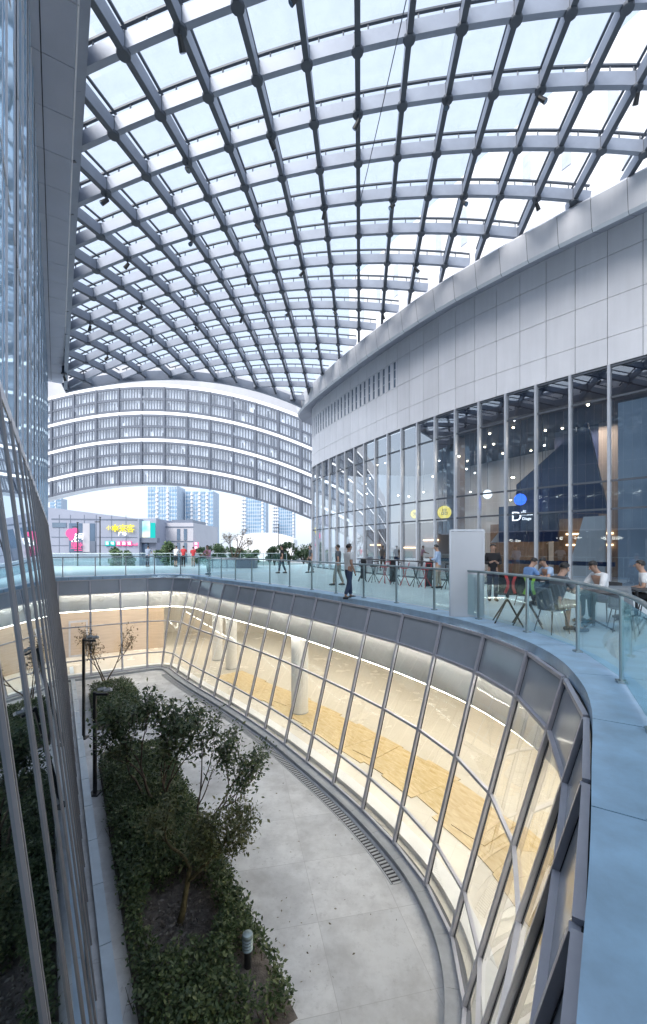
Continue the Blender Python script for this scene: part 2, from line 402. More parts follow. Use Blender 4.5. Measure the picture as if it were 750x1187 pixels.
    def wall(self, path, off0, off1, z0, z1, mi=0):
        """solid strip between two outward offsets of a plan path"""
        a = offset(path, off0); b = offset(path, off1); n = len(path)
        vs = [(p.x, p.y, z0) for p in a] + [(p.x, p.y, z0) for p in b] + [(p.x, p.y, z1) for p in a] + [(p.x, p.y, z1) for p in b]
        fs = []
        for i in range(n - 1):
            fs += [(i, i + 1, n + i + 1, n + i), (2 * n + i, 3 * n + i, 3 * n + i + 1, 2 * n + i + 1),
                   (i, 2 * n + i, 2 * n + i + 1, i + 1), (n + i, n + i + 1, 3 * n + i + 1, 3 * n + i)]
        fs += [(0, n, 3 * n, 2 * n), (n - 1, 3 * n - 1, 4 * n - 1, 2 * n - 1)]
        return self.add(vs, fs, mi)
    def build(self, name, material, parent=None, world=False, smooth=False, fix=True):
        me = bpy.data.meshes.new(name)
        off = Vector((0, 0, 0))
        if parent is not None and world:
            o = parent
            while o is not None:
                off += o.location; o = o.parent
        vs = [(x - off.x, y - off.y, z - off.z) for x, y, z in self.v]
        me.from_pydata(vs, [], self.f)
        mats = material if isinstance(material, (list, tuple)) else [material]
        for mm in mats: me.materials.append(mm)
        if len(mats) > 1:
            me.polygons.foreach_set('material_index', self.m)
        if fix:
            bm = bmesh.new(); bm.from_mesh(me); bmesh.ops.recalc_face_normals(bm, faces=bm.faces); bm.to_mesh(me); bm.free()
        if smooth:
            me.polygons.foreach_set('use_smooth', [True] * len(me.polygons))
        me.update()
        ob = bpy.data.objects.new(name, me); COL.objects.link(ob)
        if parent is not None: ob.parent = parent
        return ob

def tag(o, label=None, cat=None, group=None, kind=None):
    if label: o['label'] = label
    if cat: o['category'] = cat
    if group: o['group'] = group
    if kind: o['kind'] = kind
    return o

def thing(name, label, cat, loc=(0, 0, 0), rz=0.0, group=None):
    o = bpy.data.objects.new(name, None); COL.objects.link(o)
    o.empty_display_size = 0.2
    o.location = loc; o.rotation_euler = (0, 0, rz)
    return tag(o, label, cat, group)

def copy_thing(o, loc=None, rz=None, label=None, parent=None):
    c = o.copy(); COL.objects.link(c)
    if parent is not None: c.parent = parent
    if loc is not None: c.location = loc
    if rz is not None: c.rotation_euler = (0, 0, rz)
    if label: c['label'] = label
    for ch in list(o.children): copy_thing(ch, parent=c)
    return c

# ------------------------------------------------------------------ plan paths
def catmull(P, step=0.25):
    P = [Vector((p[0], p[1], 0)) for p in P]; out = []
    Q = [P[0] * 2 - P[1]] + P + [P[-1] * 2 - P[-2]]
    for i in range(1, len(Q) - 2):
        p0, p1, p2, p3 = Q[i - 1:i + 3]
        n = max(2, int((p2 - p1).length / step))
        for k in range(n):
            t = k / n
            out.append(0.5 * ((2 * p1) + (p2 - p0) * t + (2 * p0 - 5 * p1 + 4 * p2 - p3) * t * t + (3 * p1 - p0 - 3 * p2 + p3) * t ** 3))
    out.append(P[-1]); return out

def resample(P, step, n=None):
    L = [0]
    for a, b in zip(P, P[1:]): L.append(L[-1] + (b - a).length)
    tot = L[-1]; n = n or max(1, round(tot / step)); out = []; j = 0
    for k in range(n + 1):
        s = tot * k / n
        while j < len(P) - 2 and L[j + 1] < s: j += 1
        t = (s - L[j]) / max(1e-9, L[j + 1] - L[j])
        out.append(P[j].lerp(P[j + 1], min(1, max(0, t))))
    return out

def tangents(P):
    T = []
    for i in range(len(P)):
        d = P[min(len(P) - 1, i + 1)] - P[max(0, i - 1)]
        T.append(d.normalized() if d.length > 1e-9 else Vector((1, 0, 0)))
    return T

def offset(P, d):
    """d > 0: to the left of travel (away from the court for its edge path)"""
    return [p + Vector((-t.y, t.x, 0)) * d for p, t in zip(P, tangents(P))]

def zz(p, z): return Vector((p.x, p.y, z))

EDGE = catmull([(-17.5, 20.1), (-14.2, 22.1), (-11.8, 23.54), (-10.09, 24.57), (-9.3, 24.87), (-8.42, 24.83), (-7.65, 24.46), (-7.07, 23.81), (-6.3, 22.75), (-5, 21.1), (-2.9, 18.6), (-0.8, 15.9), (0.69, 13.7),
                (1.79, 11.96), (2.6, 10.44), (3.17, 9.07), (3.45, 7.71), (3.45, 6.55), (3.2, 5.46), (2.75, 4.4), (1.95, 3.1), (1.38, 2.2), (0.84, 1.4),
                (-0.05, 0.05), (-0.95, -1.3), (-1.9, -2.7)], 0.2)
FLARE = 1.35
# ================================================================== SETTING
g = MB(); g.quad((-4000, -600, -5.06), (4000, -600, -5.06), (4000, 6000, -5.06), (-4000, 6000, -5.06))
tag(g.build('ground', M['ground']), kind='structure')

botpath = offset(EDGE, -FLARE)
g = MB()
g.prism([(p.x, p.y) for p in [W(-6, 0.3), W(-6, 4), W(-1, 6.6), W(4, 7.6), W(14, 8.0), W(29, 7.5), W(29, -3), W(27.5, -3.2)]], -5.05, -5.0)
tag(g.build('court_floor', M['court']), kind='structure')

# upper terrace slab, hollowed along the edge of the court
dk = [(p.x, p.y) for p in offset(EDGE, 0.56)]
poly = dk + [(-6, -9), (45, -9), (48, 60), (14, 60), (-4, 38.5), (-34, 37.0), (-36, 22)]
g = MB(); g.prism(poly, -0.34, 0.0)
tag(g.build('terrace', M['deck']), kind='structure')
# interior floor of the lower storey, behind the flared glass
g = MB(); g.wall(resample(botpath, 0.8), 0.10, 12.0, -5.0, -4.94)
tag(g.build('lower_floor', M['in_floor']), kind='structure')

# ================================================================== CAP ALONG THE COURT EDGE
cap = thing('edge_coping', 'pale blue metal coping along the whole edge of the sunken court', 'coping', (3.45, 7, 0))
segs = resample(EDGE, 1.2)
fine = resample(EDGE, 0.15)
def path_slice(P, n):
    """split a path in n runs of equal length, each run resampled"""
    L = [0]
    for a, b in zip(P, P[1:]): L.append(L[-1] + (b - a).length)
    tot = L[-1]; out = []
    def at(s):
        lo = 0
        for j in range(len(P) - 1):
            if L[j + 1] >= s or j == len(P) - 2:
                t = (s - L[j]) / max(1e-9, L[j + 1] - L[j]); return P[j].lerp(P[j + 1], min(1, max(0, t)))
    for k in range(n):
        a = tot * k / n + 0.006; b = tot * (k + 1) / n - 0.006
        out.append([at(a + (b - a) * i / 6) for i in range(7)])
    return out
ncap = 27
for run in path_slice(fine, ncap):
    g = MB(); g.wall(run, 0.0, 0.60, 0.012, 0.05); g.wall(run, -0.02, 0.0, -0.13, 0.05)
    g.build('coping_panel', M['cap'], cap, world=True)
g = MB(); g.wall(fine, -0.034, 0.50, -0.170, -0.143); g.build('light_baffle', M['gasket'], cap, world=True)  # unseen strip added to stop the bulkhead fill glow leaking up
g = MB(); g.wall(fine, 0.002, 0.585, -0.14, 0.009)
g.build('coping_bed', M['joint'], cap, world=True)

# ================================================================== FLARED GLASS WALL OF THE COURT
gw = thing('flared_glass_wall', 'tall outward leaning glass wall wrapping the far and right side of the sunken court', 'glass wall', (1.2, 10.5, FLOOR))
GL = [p for p in EDGE]
# cut the near end where it tucks in under the camera
cut = [i for i, p in enumerate(GL) if p.y < 0.75 and p.x > -1 and i > 60]
GL = GL[:cut[0]]
st = resample(GL, 1.46)
T = tangents(st)
Zt, Zb = -0.13, -4.90
ZS = [Zt, -0.85, -2.48, -4.12, Zb]
def wall_at(i, z, out=0.0):
    t = T[i]; n = Vector((-t.y, t.x, 0))
    k = (z - 0.0) / (FLOOR - 0.0)
    q = st[i] - n * (FLARE * k - out); return Vector((q.x, q.y, z))
for i in range(len(st)):
    t = T[i]; n = Vector((-t.y, t.x, 0))
    g = MB()
    a, b = wall_at(i, Zb, -0.022), wall_at(i, Zt, -0.022)
    g.bar(a, b, 0.07, 0.075, up=n)
    mo = g.build('mullion', M['mullion'], gw, world=True)
    g = MB(); g.bar(wall_at(i, Zb, 0.004), wall_at(i, Zt, 0.004), 0.092, 0.022, up=n)
    gk = g.build('gasket', M['gasket'], mo, world=True)
for r, z in enumerate(ZS):
    g = MB()
    pts = [wall_at(i, z + (0.03 if r == 4 else 0), -0.020) for i in range(len(st))]
    ups = [Vector((0, 0, 1))] * len(pts)
    # one bar between each pair of mullions
    for i in range(len(st) - 1):
        d = (pts[i + 1] - pts[i]); L_ = d.length; d.normalize()
        g.bar(pts[i] + d * 0.038, pts[i + 1] - d * 0.038, 0.055, 0.06)
    g.build('transom', M['mullion'], gw, world=True)
for i in range(len(st) - 1):
    g = MB(); g.quad(wall_at(i, ZS[1], 0.0), wall_at(i + 1, ZS[1], 0.0), wall_at(i + 1, Zt, 0.0), wall_at(i, Zt, 0.0))
    g.build('spandrel_panel', M['spandrel'], gw, world=True)
    g = MB(); g.quad(wall_at(i, Zb, 0.0), wall_at(i + 1, Zb, 0.0), wall_at(i + 1, ZS[1], 0.0), wall_at(i, ZS[1], 0.0))
    g.build('glass_pane', M['pane_court'], gw, world=True)
g = MB(); g.wall(offset(resample(GL, 0.3), -FLARE), -0.02, 0.10, -5.0, -4.9)
g.build('base_sill', M['gasket'], gw, world=True)

# granite kerb and slot drain at the wall's foot
kb = thing('court_kerb', 'grey stone kerb running along the foot of the flared glass wall', 'kerb', (1.0, 10.5, FLOOR))
kpath = offset(resample(GL, 0.15), -FLARE - 0.02)
kpath = resample(kpath, 0.15)
for run in path_slice(kpath, 38):
    g = MB(); g.wall(run, -0.24, 0.0, -5.0, -4.90); g.build('kerb_stone', M['curb'], kb, world=True)
dr = thing('drain_grate', 'long dark slotted drain grate set in the paving beside the kerb', 'drain', (0.5, 10.5, FLOOR))
dpath = offset(resample(GL, 0.15), -FLARE - 0.34)
dsel = [p for p in dpath if p.y > 8.55 and p.x > -8.3]
dsel = resample(dsel, 0.1)
g = MB(); g.wall(dsel, -0.22, 0.0, -4.999, -4.994); g.build('drain_channel', M['gasket'], dr, world=True)
g = MB()
tt = tangents(dsel)
for p, t in zip(dsel, tt):
    n = Vector((-t.y, t.x, 0))
    a = zz(p - n * 0.20, -4.990); b = zz(p - n * 0.02, -4.990)
    g.bar(a, b, 0.05, 0.008)
g.wall(dsel, -0.245, -0.215, -4.999, -4.988); g.wall(dsel, -0.01, 0.02, -4.999, -4.988)
g.build('grate_bars', M['curb'], dr, world=True)

# ------------------------------------------------------------------ lower storey interior
IN = resample(EDGE[:len(GL)], 0.5)
lw = thing('lower_storey', 'cream lower storey behind the flared glass with a lit cove along its ceiling edge', 'interior', (4, 14, FLOOR))
g = MB(); g.wall(IN, 9.0, 9.2, -4.94, -0.40); g.build('back_wall', M['cream'], lw, world=True)
g = MB(); g.wall(IN, 0.42, 9.0, -0.95, -0.90); g.build('ceiling', M['white_paint'], lw, world=True)
g = MB(); g.wall(offset(IN, -1.30), 0.20, 0.52, -4.938, -4.82); g.build('plinth', M['white_paint'], lw, world=True)
g = MB(); g.wall(IN, 0.12, 0.42, -1.78, -0.42); g.build('bulkhead', M['bulkhead'], lw, world=True)
g = MB(); g.wall([p for p in IN if p.y > 6.6 or p.x < -3], 0.04, 0.10, -0.62, -0.58); g.build('added_fill_strip', M['bulkhead_fill_glow'], lw, world=True)  # glowing strip added out of sight behind the spandrels to brighten the bulkhead
g = MB(); g.wall(IN, 0.16, 0.24, -1.815, -1.785); g.build('cove_light', M['led'], lw, world=True)

# oak wall and door behind the far glass
far = [p for p in IN if p.x < -8.9]
ow = thing('panelled_wall', 'light oak panelled wall behind the far glass of the court', 'wall', (-12, 27, -4.94))
fw = offset(far, 3.6); fw = resample(fw, 0.5)
g = MB()
g.wall(fw, 0.0, 0.12, -4.94, -1.6); g.build('oak_panel', M['oak'], ow, world=True)
dd = fw[len(fw) // 2]
tdir = (fw[-1] - fw[0]).normalized(); nd = Vector((-tdir.y, tdir.x, 0))
g = MB(); c = zz(dd - nd * 0.04, -3.85); g.obox(c, tdir * 0.5, nd * 0.03, Vector((0, 0, 1.08))); db = g.build('door', M['mullion'], ow, world=True)
g = MB(); g.obox(c - nd * 0.045, tdir * 0.40, nd * 0.012, Vector((0, 0, 0.96))); g.build('door_leaf', M['oak'], db, world=True)

# round columns
def column(c, r, label, z1=-0.95):
    t = thing('round_column', label, 'column', (c[0], c[1], -4.94), group='round columns of the lower storey')
    g = MB(); g.lathe([(r, 0.06), (r, z1 + 4.94)], n=28); g.build('shaft', M['white_paint'], t, smooth=False)
    g = MB(); g.lathe([(r + 0.015, 0), (r + 0.015, 0.06)], n=28); g.build('base_ring', M['curb'], t)
for (q, c, r) in [((-0.95, 17.2), 'white round column behind the middle of the flared glass wall', 0.34), ((5.05, 6.6), 'broad white round column behind the near curve of the flared glass', 0.42),
                  ((-6.2, 25.2), 'slim white round column behind the glass at the far corner of the court', 0.30), ((-5.0, 23.4), 'white round column nearest the far corner column', 0.3)]:
    column(q, r, c)

# plywood sheets
pp = offset(IN, 0.95); pl = 0
pw_pts = [p for p in resample(pp, 1.1) if p.y < 22 and p.y > 5.0 and p.x > -6]
pt = tangents(pw_pts)
rnd = random.Random(3)
for i, (p, t) in enumerate(zip(pw_pts, pt)):
    n = Vector((-t.y, t.x, 0)); c = p + n * rnd.uniform(-0.12, 0.12)
    a = math.atan2(t.y, t.x) + rnd.uniform(-0.05, 0.05)
    g = MB(); g.box((0, 0, 0.012), (1.28 if i % 3 else 1.2, rnd.uniform(1.45, 1.85), 0.022), 0)
    if i in (4, 9, 13): g.box((0.15, 0.1, 0.035), (0.9, 1.3, 0.018), 0.16)
    o = g.build('plywood_sheet', M['ply']); o.location = (c.x, c.y, -4.94 + 0.003 * (i % 3)); o.rotation_euler = (0, 0, a)
    tag(o, 'yellow plywood sheet laid flat in a row on the pale floor behind the flared glass', 'plywood sheet', 'plywood sheets laid along the lower floor')
# a small wall-mounted notice on the near curved wall
# lamps of the lower storey (its ceiling lights)
li = resample(offset(IN, 3.2), 3.4)
for k, p in enumerate(li):
    if p.y < 1.5: continue
    ld = bpy.data.lights.new('ceiling_lamp', 'AREA'); ld.shape = 'RECTANGLE'; ld.size = 2.4; ld.size_y = 1.0
    ld.energy = 31; ld.color = (1.0, 0.91, 0.79)
    lo = bpy.data.objects.new('ceiling_lamp', ld); COL.objects.link(lo); lo.location = (p.x, p.y, -0.97)
    lo.parent = lw; lo.location = lo.location - lw.location

# ================================================================== GLASS RAILINGS
def railing(path, label, spacing, group=None, h=1.1, inner=None, base=0.05):
    P = resample(path, spacing); TT = tangents(P)
    c = P[len(P) // 2]
    rl = thing('glass_railing', label, 'railing', (c.x, c.y, 0), group=group)
    for p, t in zip(P, TT):
        n = Vector((-t.y, t.x, 0))
        g = MB(); g.bar(zz(p, base), zz(p, h - 0.03), 0.055, 0.035, up=n)
        po = g.build('post', M['rail_steel'], rl, world=True)
        g = MB(); g.obox(zz(p, base + 0.012), t * 0.06, n * 0.05, Vector((0, 0, 0.012))); g.build('foot_plate', M['rail_steel'], po, world=True)
    fine_ = resample(path, 0.2)
    g = MB(); g.tube([zz(p, h) for p in fine_], 0.028, 10); g.build('handrail', M['rail_steel'], rl, world=True, smooth=True)
    for i in range(len(P) - 1):
        d = (P[i + 1] - P[i]); L_ = d.length; d = d.normalized(); n = Vector((-d.y, d.x, 0))
        a = P[i] + d * 0.045; b = P[i + 1] - d * 0.045
        g = MB()
        g.obox(zz((a + b) / 2, (base + 0.06 + h - 0.07) / 2), (b - a) / 2, n * 0.005, Vector((0, 0, (h - 0.07 - base - 0.06) / 2)))
        g.build('glass_panel', M['rail_glass'], rl, world=True)
    return rl
rp = [p for p in offset(EDGE, 0.42) if p.y > 1.15 or p.x < -3]
rp2 = []
for p in rp:
    if p.y < 1.0 : break
    rp2.append(p)
railing(rp2, 'near glass railing with steel posts on the coping around the court', 1.55)
railing([Vector((-31, 35.6, 0)), Vector((-24, 36.4, 0)), Vector((-14, 37.0, 0)), Vector((-3.2, 37.4, 0))], 'far glass railing at the outer edge of the terrace in front of the city', 2.0)

# ================================================================== LEFT BUILDING
lb = thing('left_building', 'tall blue glass building on the left, its lower glass wall leaning, under a panelled eave', 'building', tuple(W(12, -4, FLOOR)))
def lwp(z): return 0.47 - 0.111 * (z + 5.0)
LZ0, LZ1 = -4.92, 2.85
q0, q1, dq = -2.1, 26.9, 1.02
nq = int((q1 - q0) / dq)
tl = (W(0, lwp(LZ1), LZ1) - W(0, lwp(LZ0), LZ0)).normalized()
for k in range(nq + 1):
    q = q0 + dq * k
    a = W(q, lwp(LZ0), LZ0); b = W(q - 0.0, lwp(LZ1), LZ1)
    nrm = NX
    g = MB()
    for s in (-1, 1):
        g.bar(a + AX * 0.031 * s - NX * 0.005, b + AX * 0.031 * s - NX * 0.005, 0.020, 0.036, up=nrm)
    mo = g.build('mullion', M['left_mullion'], lb, world=True)
    g = MB(); g.bar(a - NX * 0.005, b - NX * 0.005, 0.040, 0.032, up=nrm); g.build('gasket', M['gasket'], mo, world=True)
    if k < nq:
        g = MB(); g.quad(W(q + 0.05, lwp(LZ0), LZ0), W(q + dq - 0.05, lwp(LZ0), LZ0), W(q + dq - 0.05, lwp(LZ1), LZ1), W(q + 0.05, lwp(LZ1), LZ1))
        g.build('leaning_pane', M['pane_left'], lb, world=True)
g = MB(); g.obox(W((q0 + 29.5) / 2, lwp(LZ1) - 0.09, LZ1 + 0.02), AX * (29.5 - q0) / 2, NX * 0.10, Vector((0, 0, 0.05))); g.build('ledge', M['mullion'], lb, world=True)
# ribbed upper glass
UQ1 = 30.3; UP = lwp(LZ1) - 0.06
q = q0; wq = 0.5
k = 0
while q < UQ1 - 0.1:
    e = min(q + wq, UQ1)
    g = MB(); dz = 0.012 * ((k * 37) % 5 - 2)
    g.quad(W(q + 0.012, UP + dz, LZ1 + 0.07), W(e - 0.012, UP - dz, LZ1 + 0.07), W(e - 0.012, UP - dz, 11.62), W(q + 0.012, UP + dz, 11.62))
    g.build('upper_pane', M['pane_upper'], lb, world=True)
    q = e; k += 1
g = MB()
q = q0
while q < UQ1:
    g.bar(W(q, UP + 0.004, LZ1 + 0.07), W(q, UP + 0.004, 11.62), 0.022, 0.02, up=NX); q += wq
for z in (5.3, 7.5, 9.7): g.bar(W(q0, UP + 0.005, z), W(UQ1, UP + 0.005, z), 0.02, 0.02)
g.build('glass_fins', M['mullion'], lb, world=True)
# dark rooms behind the glass, floors and ceilings
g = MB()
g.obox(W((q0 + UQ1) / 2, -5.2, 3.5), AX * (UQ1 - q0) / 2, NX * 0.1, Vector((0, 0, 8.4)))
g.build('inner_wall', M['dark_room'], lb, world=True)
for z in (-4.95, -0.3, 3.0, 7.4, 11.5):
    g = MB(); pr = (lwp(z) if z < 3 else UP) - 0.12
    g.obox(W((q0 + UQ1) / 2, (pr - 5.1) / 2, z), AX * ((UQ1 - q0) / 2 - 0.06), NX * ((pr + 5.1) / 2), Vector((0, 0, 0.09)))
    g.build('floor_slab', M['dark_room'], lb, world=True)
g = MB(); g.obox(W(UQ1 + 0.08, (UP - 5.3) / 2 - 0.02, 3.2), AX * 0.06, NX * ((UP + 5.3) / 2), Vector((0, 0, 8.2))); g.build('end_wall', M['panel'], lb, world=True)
g = MB(); g.obox(W(q0 - 0.1, -2.8, 3.3), AX * 0.06, NX * 2.35, Vector((0, 0, 8.3))); g.build('end_wall', M['panel'], lb, world=True)
# eave: soffit panels, slim inner strip, fascia
q = q0; wq = 1.25
while q < 30.8:
    e = min(q + wq, 30.9)
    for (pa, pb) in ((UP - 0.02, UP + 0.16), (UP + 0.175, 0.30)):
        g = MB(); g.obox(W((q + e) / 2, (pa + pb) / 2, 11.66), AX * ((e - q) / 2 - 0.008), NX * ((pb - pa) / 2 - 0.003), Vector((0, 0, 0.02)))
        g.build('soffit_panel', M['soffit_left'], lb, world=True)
    g = MB(); g.obox(W((q + e) / 2, 0.32, 12.2), AX * ((e - q) / 2 - 0.008), NX * 0.015, Vector((0, 0, 0.56))); g.build('fascia_panel', M['panel'], lb, world=True)
    q = e
g = MB(); g.obox(W((q0 + 30.85) / 2, -0.1 + (UP + 0.3) / 2 - 0.1, 12.22), AX * (30.85 - q0) / 2, NX * ((0.28 - UP) / 2), Vector((0, 0, 0.5))); g.build('eave_core', M['joint'], lb, world=True)
g = MB(); g.obox(W((q0 + UQ1) / 2, -2.8, 12.9), AX * (UQ1 - q0) / 2, NX * 2.9, Vector((0, 0, 0.15))); g.build('roof', M['soffit'], lb, world=True)
# pale strip of kerb at its foot
kk = thing('wall_kerb', 'narrow pale blue kerb at the foot of the leaning glass wall on the left', 'kerb', tuple(W(10, 0.62, FLOOR)))
q = 0.5
while q < 26.3:
    g = MB(); g.obox(W(q + 0.74, 0.66, -4.95), AX * 0.735, NX * 0.09, Vector((0, 0, 0.05))); g.build('kerb_stone', M['kerb_pale'], kk, world=True); q += 1.49

PIV = W(2.0, 0.0, 0.0)      # the left building stands a touch more open than the court's axis
def swing(o, deg):
    m_ = Matrix.Rotation(R(deg), 4, 'Z'); v = m_ @ (o.location - PIV); o.location = v + PIV; o.rotation_euler = (0, 0, R(deg))
swing(lb, 0.8); swing(kk, 0.8)

# ================================================================== RIGHT BUILDING
rb = thing('curved_building', 'silver clad building on the right with a curved eave and a tall glass shop front', 'building', tuple(W(15, 20, 0)))
FP = [(-9, 21.5), (-2, 18.9), (3, 17.6), (7.8, 16.65), (10.3, 16.2), (13.7, 15.8), (16.3, 15.75), (19.8, 15.9), (25, 16.4), (29.5, 17.05), (31.3, 17.7), (32.1, 18.8), (32.4, 20.4), (32.4, 24)]
FAC = catmull([W(q, p) for q, p in FP], 0.2)     # travels away from the camera: outward (court side) is to the LEFT
ZG, ZW = 8.1, 12.9
stf = resample(FAC, 1.27)
Tf = tangents(stf)
def fp(i, z, out=0.0):
    t = Tf[i]; n = Vector((-t.y, t.x, 0)); p = stf[i] + n * out; return Vector((p.x, p.y, z))
last = max(i for i in range(len(stf)) if to_qp(stf[i])[1] < 19.5)
TRZ = [0.06, 3.0, 4.0, 6.95, ZG - 0.04]
for i in range(last + 1):
    t = Tf[i]; n = Vector((-t.y, t.x, 0))
    g = MB(); g.bar(fp(i, 0.0, 0.05), fp(i, ZG, 0.05), 0.085, 0.16, up=n); g.build('mullion', M['mullion_bright'], rb, world=True)
    if i < last:
        g = MB(); g.quad(fp(i, 0.02), fp(i + 1, 0.02), fp(i + 1, ZG), fp(i, ZG)); g.build('glass_pane', M['pane'], rb, world=True)
for z in TRZ:
    g = MB()
    for i in range(last):
        a, b = fp(i, z, 0.015), fp(i + 1, z, 0.015); d = (b - a).normalized(); g.bar(a + d * 0.045, b - d * 0.045, 0.05, 0.07)
    g.build('transom', M['steel_dark'], rb, world=True)
# cladding panels: three rows, one column of panels per strip, recessed joints
stc = resample(FAC, 1.05); Tc = tangents(stc)
rows = [(ZG + 0.02, 9.1), (9.1, 10.5), (10.5, 12.0), (12.0, ZW + 0.05)]
SL0, SL1 = 10.54, 11.96
def slit_here(p):
    q, pp_ = to_qp(p); return 18.6 < q < 31.0
for r, (za, zb) in enumerate(rows):
    g = MB()
    for i in range(len(stc) - 1):
        d = (stc[i + 1] - stc[i]).normalized(); n = Vector((-d.y, d.x, 0))
        a = stc[i] + d * 0.009 + n * 0.03; b = stc[i + 1] - d * 0.009 + n * 0.03
        if r == 2 and slit_here((a + b) / 2):
            m = [a.lerp(b, f) for f in (0.0, 0.15, 0.34, 0.65, 0.84, 1.0)]
            za_, zb_ = za + 0.009, zb - 0.009
            for (u, w, z0_, z1_) in ((m[0], m[1], za_, zb_), (m[2], m[3], za_, zb_), (m[4], m[5], za_, zb_), (m[1], m[2], za_, SL0), (m[1], m[2], SL1, zb_), (m[3], m[4], za_, SL0), (m[3], m[4], SL1, zb_)):
                g.obox(zz((u + w) / 2, (z0_ + z1_) / 2), (w - u) / 2, n * 0.02, Vector((0, 0, (z1_ - z0_) / 2)))
        else:
            g.obox(zz((a + b) / 2, (za + zb) / 2), (b - a) / 2, n * 0.02, Vector((0, 0, (zb - za) / 2 - 0.009)))
    g.build('cladding_row', M['panel'], rb, world=True)
for i in range(len(stc) - 1):
    if slit_here((stc[i] + stc[i + 1]) / 2):
        d = (stc[i + 1] - stc[i]).normalized(); n = Vector((-d.y, d.x, 0))
        for fa, fb in ((0.15, 0.34), (0.65, 0.84)):
            m = stc[i].lerp(stc[i + 1], fa); m2 = stc[i].lerp(stc[i + 1], fb)
            g = MB(); g.obox(zz((m + m2) / 2 + n * 0.008, (SL0 + SL1) / 2), (m2 - m) / 2, n * 0.006, Vector((0, 0, (SL1 - SL0) / 2))); w_ = g.build('slit_window', M['mall_glass'], rb, world=True)
            for fz in (0.35, 0.7):
                g = MB(); g.obox(zz((m + m2) / 2 + n * 0.017, SL0 + (SL1 - SL0) * fz), (m2 - m) / 2, n * 0.004, Vector((0, 0, 0.02))); g.build('window_bar', M['mullion'], w_, world=True)
g = MB(); g.wall(stc, -0.30, -0.002, ZG + 0.01, 13.4); g.build('wall_core', M['joint'], rb, world=True)
# eave: rounded lip with panel joints
ev = resample(FAC, 1.05, n=len(stc) - 1)
def eave_profile(i, f):
    pass
prof = [(0.03, 12.93), (1.10, 12.42), (1.22, 12.50), (1.36, 13.44), (1.30, 13.53), (-0.5, 13.7)]
finef = resample(FAC, 0.21)
idx = list(range(0, len(finef) - 1, 5))
Tff = tangents(finef)
def pf(j, o, z):
    t = Tff[j]; n = Vector((-t.y, t.x, 0)); p = finef[j] + n * o; return Vector((p.x, p.y, z))
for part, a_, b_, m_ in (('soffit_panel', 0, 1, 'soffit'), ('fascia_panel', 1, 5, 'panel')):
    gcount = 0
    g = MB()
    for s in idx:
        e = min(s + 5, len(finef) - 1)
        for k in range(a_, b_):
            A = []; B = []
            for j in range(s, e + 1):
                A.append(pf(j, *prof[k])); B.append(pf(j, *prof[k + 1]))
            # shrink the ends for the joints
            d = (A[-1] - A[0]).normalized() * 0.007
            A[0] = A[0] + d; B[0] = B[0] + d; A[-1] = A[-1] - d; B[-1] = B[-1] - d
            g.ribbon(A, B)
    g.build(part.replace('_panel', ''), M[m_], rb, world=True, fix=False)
g = MB()
pc = [(0.0, 12.98), (1.08, 12.47), (1.18, 12.53), (1.31, 13.42), (-0.3, 13.62)]
for k in range(len(pc) - 1):
    g.ribbon([pf(j, *pc[k]) for j in range(len(finef))], [pf(j, *pc[k + 1]) for j in range(len(finef))])
g.build('eave_core', M['joint'], rb, world=True, fix=False)
# shop interior: floor, ceiling, back and partition walls
FI = resample(FAC, 0.8)
FI = [p for p in FI if to_qp(p)[1] < 19.0]
g = MB(); g.wall(FI, -11.0, -0.12, 0.004, 0.02); g.build('shop_floor', M['dim_floor'], rb, world=True)
g = MB(); g.wall(FI, -11.0, -0.12, 7.7, 8.0); g.build('shop_ceiling', M['navy_ceiling'], rb, world=True)
g = MB(); g.wall(FI, -11.2, -11.0, 0.02, 8.0); g.build('back_wall', M['dark_blue'], rb, world=True)
g = MB(); g.wall(stc, -22, -0.4, 12.9, 13.1); g.build('roof', M['soffit'], rb, world=True)
def along(q, inset):
    j = min(range(len(FI)), key=lambda k: abs(to_qp(FI[k])[0] - q)); t = tangents(FI)[j]; n = Vector((-t.y, t.x, 0)); return FI[j] - n * inset, t, n
# pale rooms: right-hand bay is screened by a light wall close behind the glass
def partition(q_a, q_b, inset, z0, z1, material, name='partition_wall', th=0.08):
    a, _, _ = along(q_a, inset); b, _, _ = along(q_b, inset)
    g = MB(); d = (b - a).normalized(); n = Vector((-d.y, d.x, 0))
    g.obox(zz((a + b) / 2, (z0 + z1) / 2), (b - a) / 2, n * th, Vector((0, 0, (z1 - z0) / 2)))
    return g.build(name, M[material], rb, world=True)
M['screen_wall'] = mat('grey_blue_screen_wall', (0.36, 0.42, 0.50), 0.5, 0, 0.06, 0.6)
partition(-6, 8.0, 0.75, 0.02, 6.9, 'screen_wall')
partition(8.3, 9.9, 6.2, 0.02, 7.69, 'beige_wall')
partition(9.9, 12.5, 6.3, 0.02, 3.1, 'brown_wall')
partition(9.9, 12.5, 6.4, 3.1, 7.69, 'dark_blue')
partition(11.0, 14.0, 3.4, 1.9, 3.7, 'blue_arch', 'hanging_panel')
partition(14.5, 19.0, 8.0, 0.02, 3.1, 'brown_wall')
partition(13.8, 19.5, 6.2, 3.2, 3.9, 'white_paint', 'shop_fascia')
partition(19.6, 25.0, 5.0, 0.02, 3.3, 'beige_wall')
partition(25.2, 29.2, 4.0, 0.02, 3.0, 'brown_wall')
partition(21.0, 21.6, 2.4, 0.02, 7.69, 'beige_wall', 'shop_pier', 0.3)
partition(16.4, 17.0, 3.0, 0.02, 7.69, 'beige_wall', 'shop_pier', 0.3)
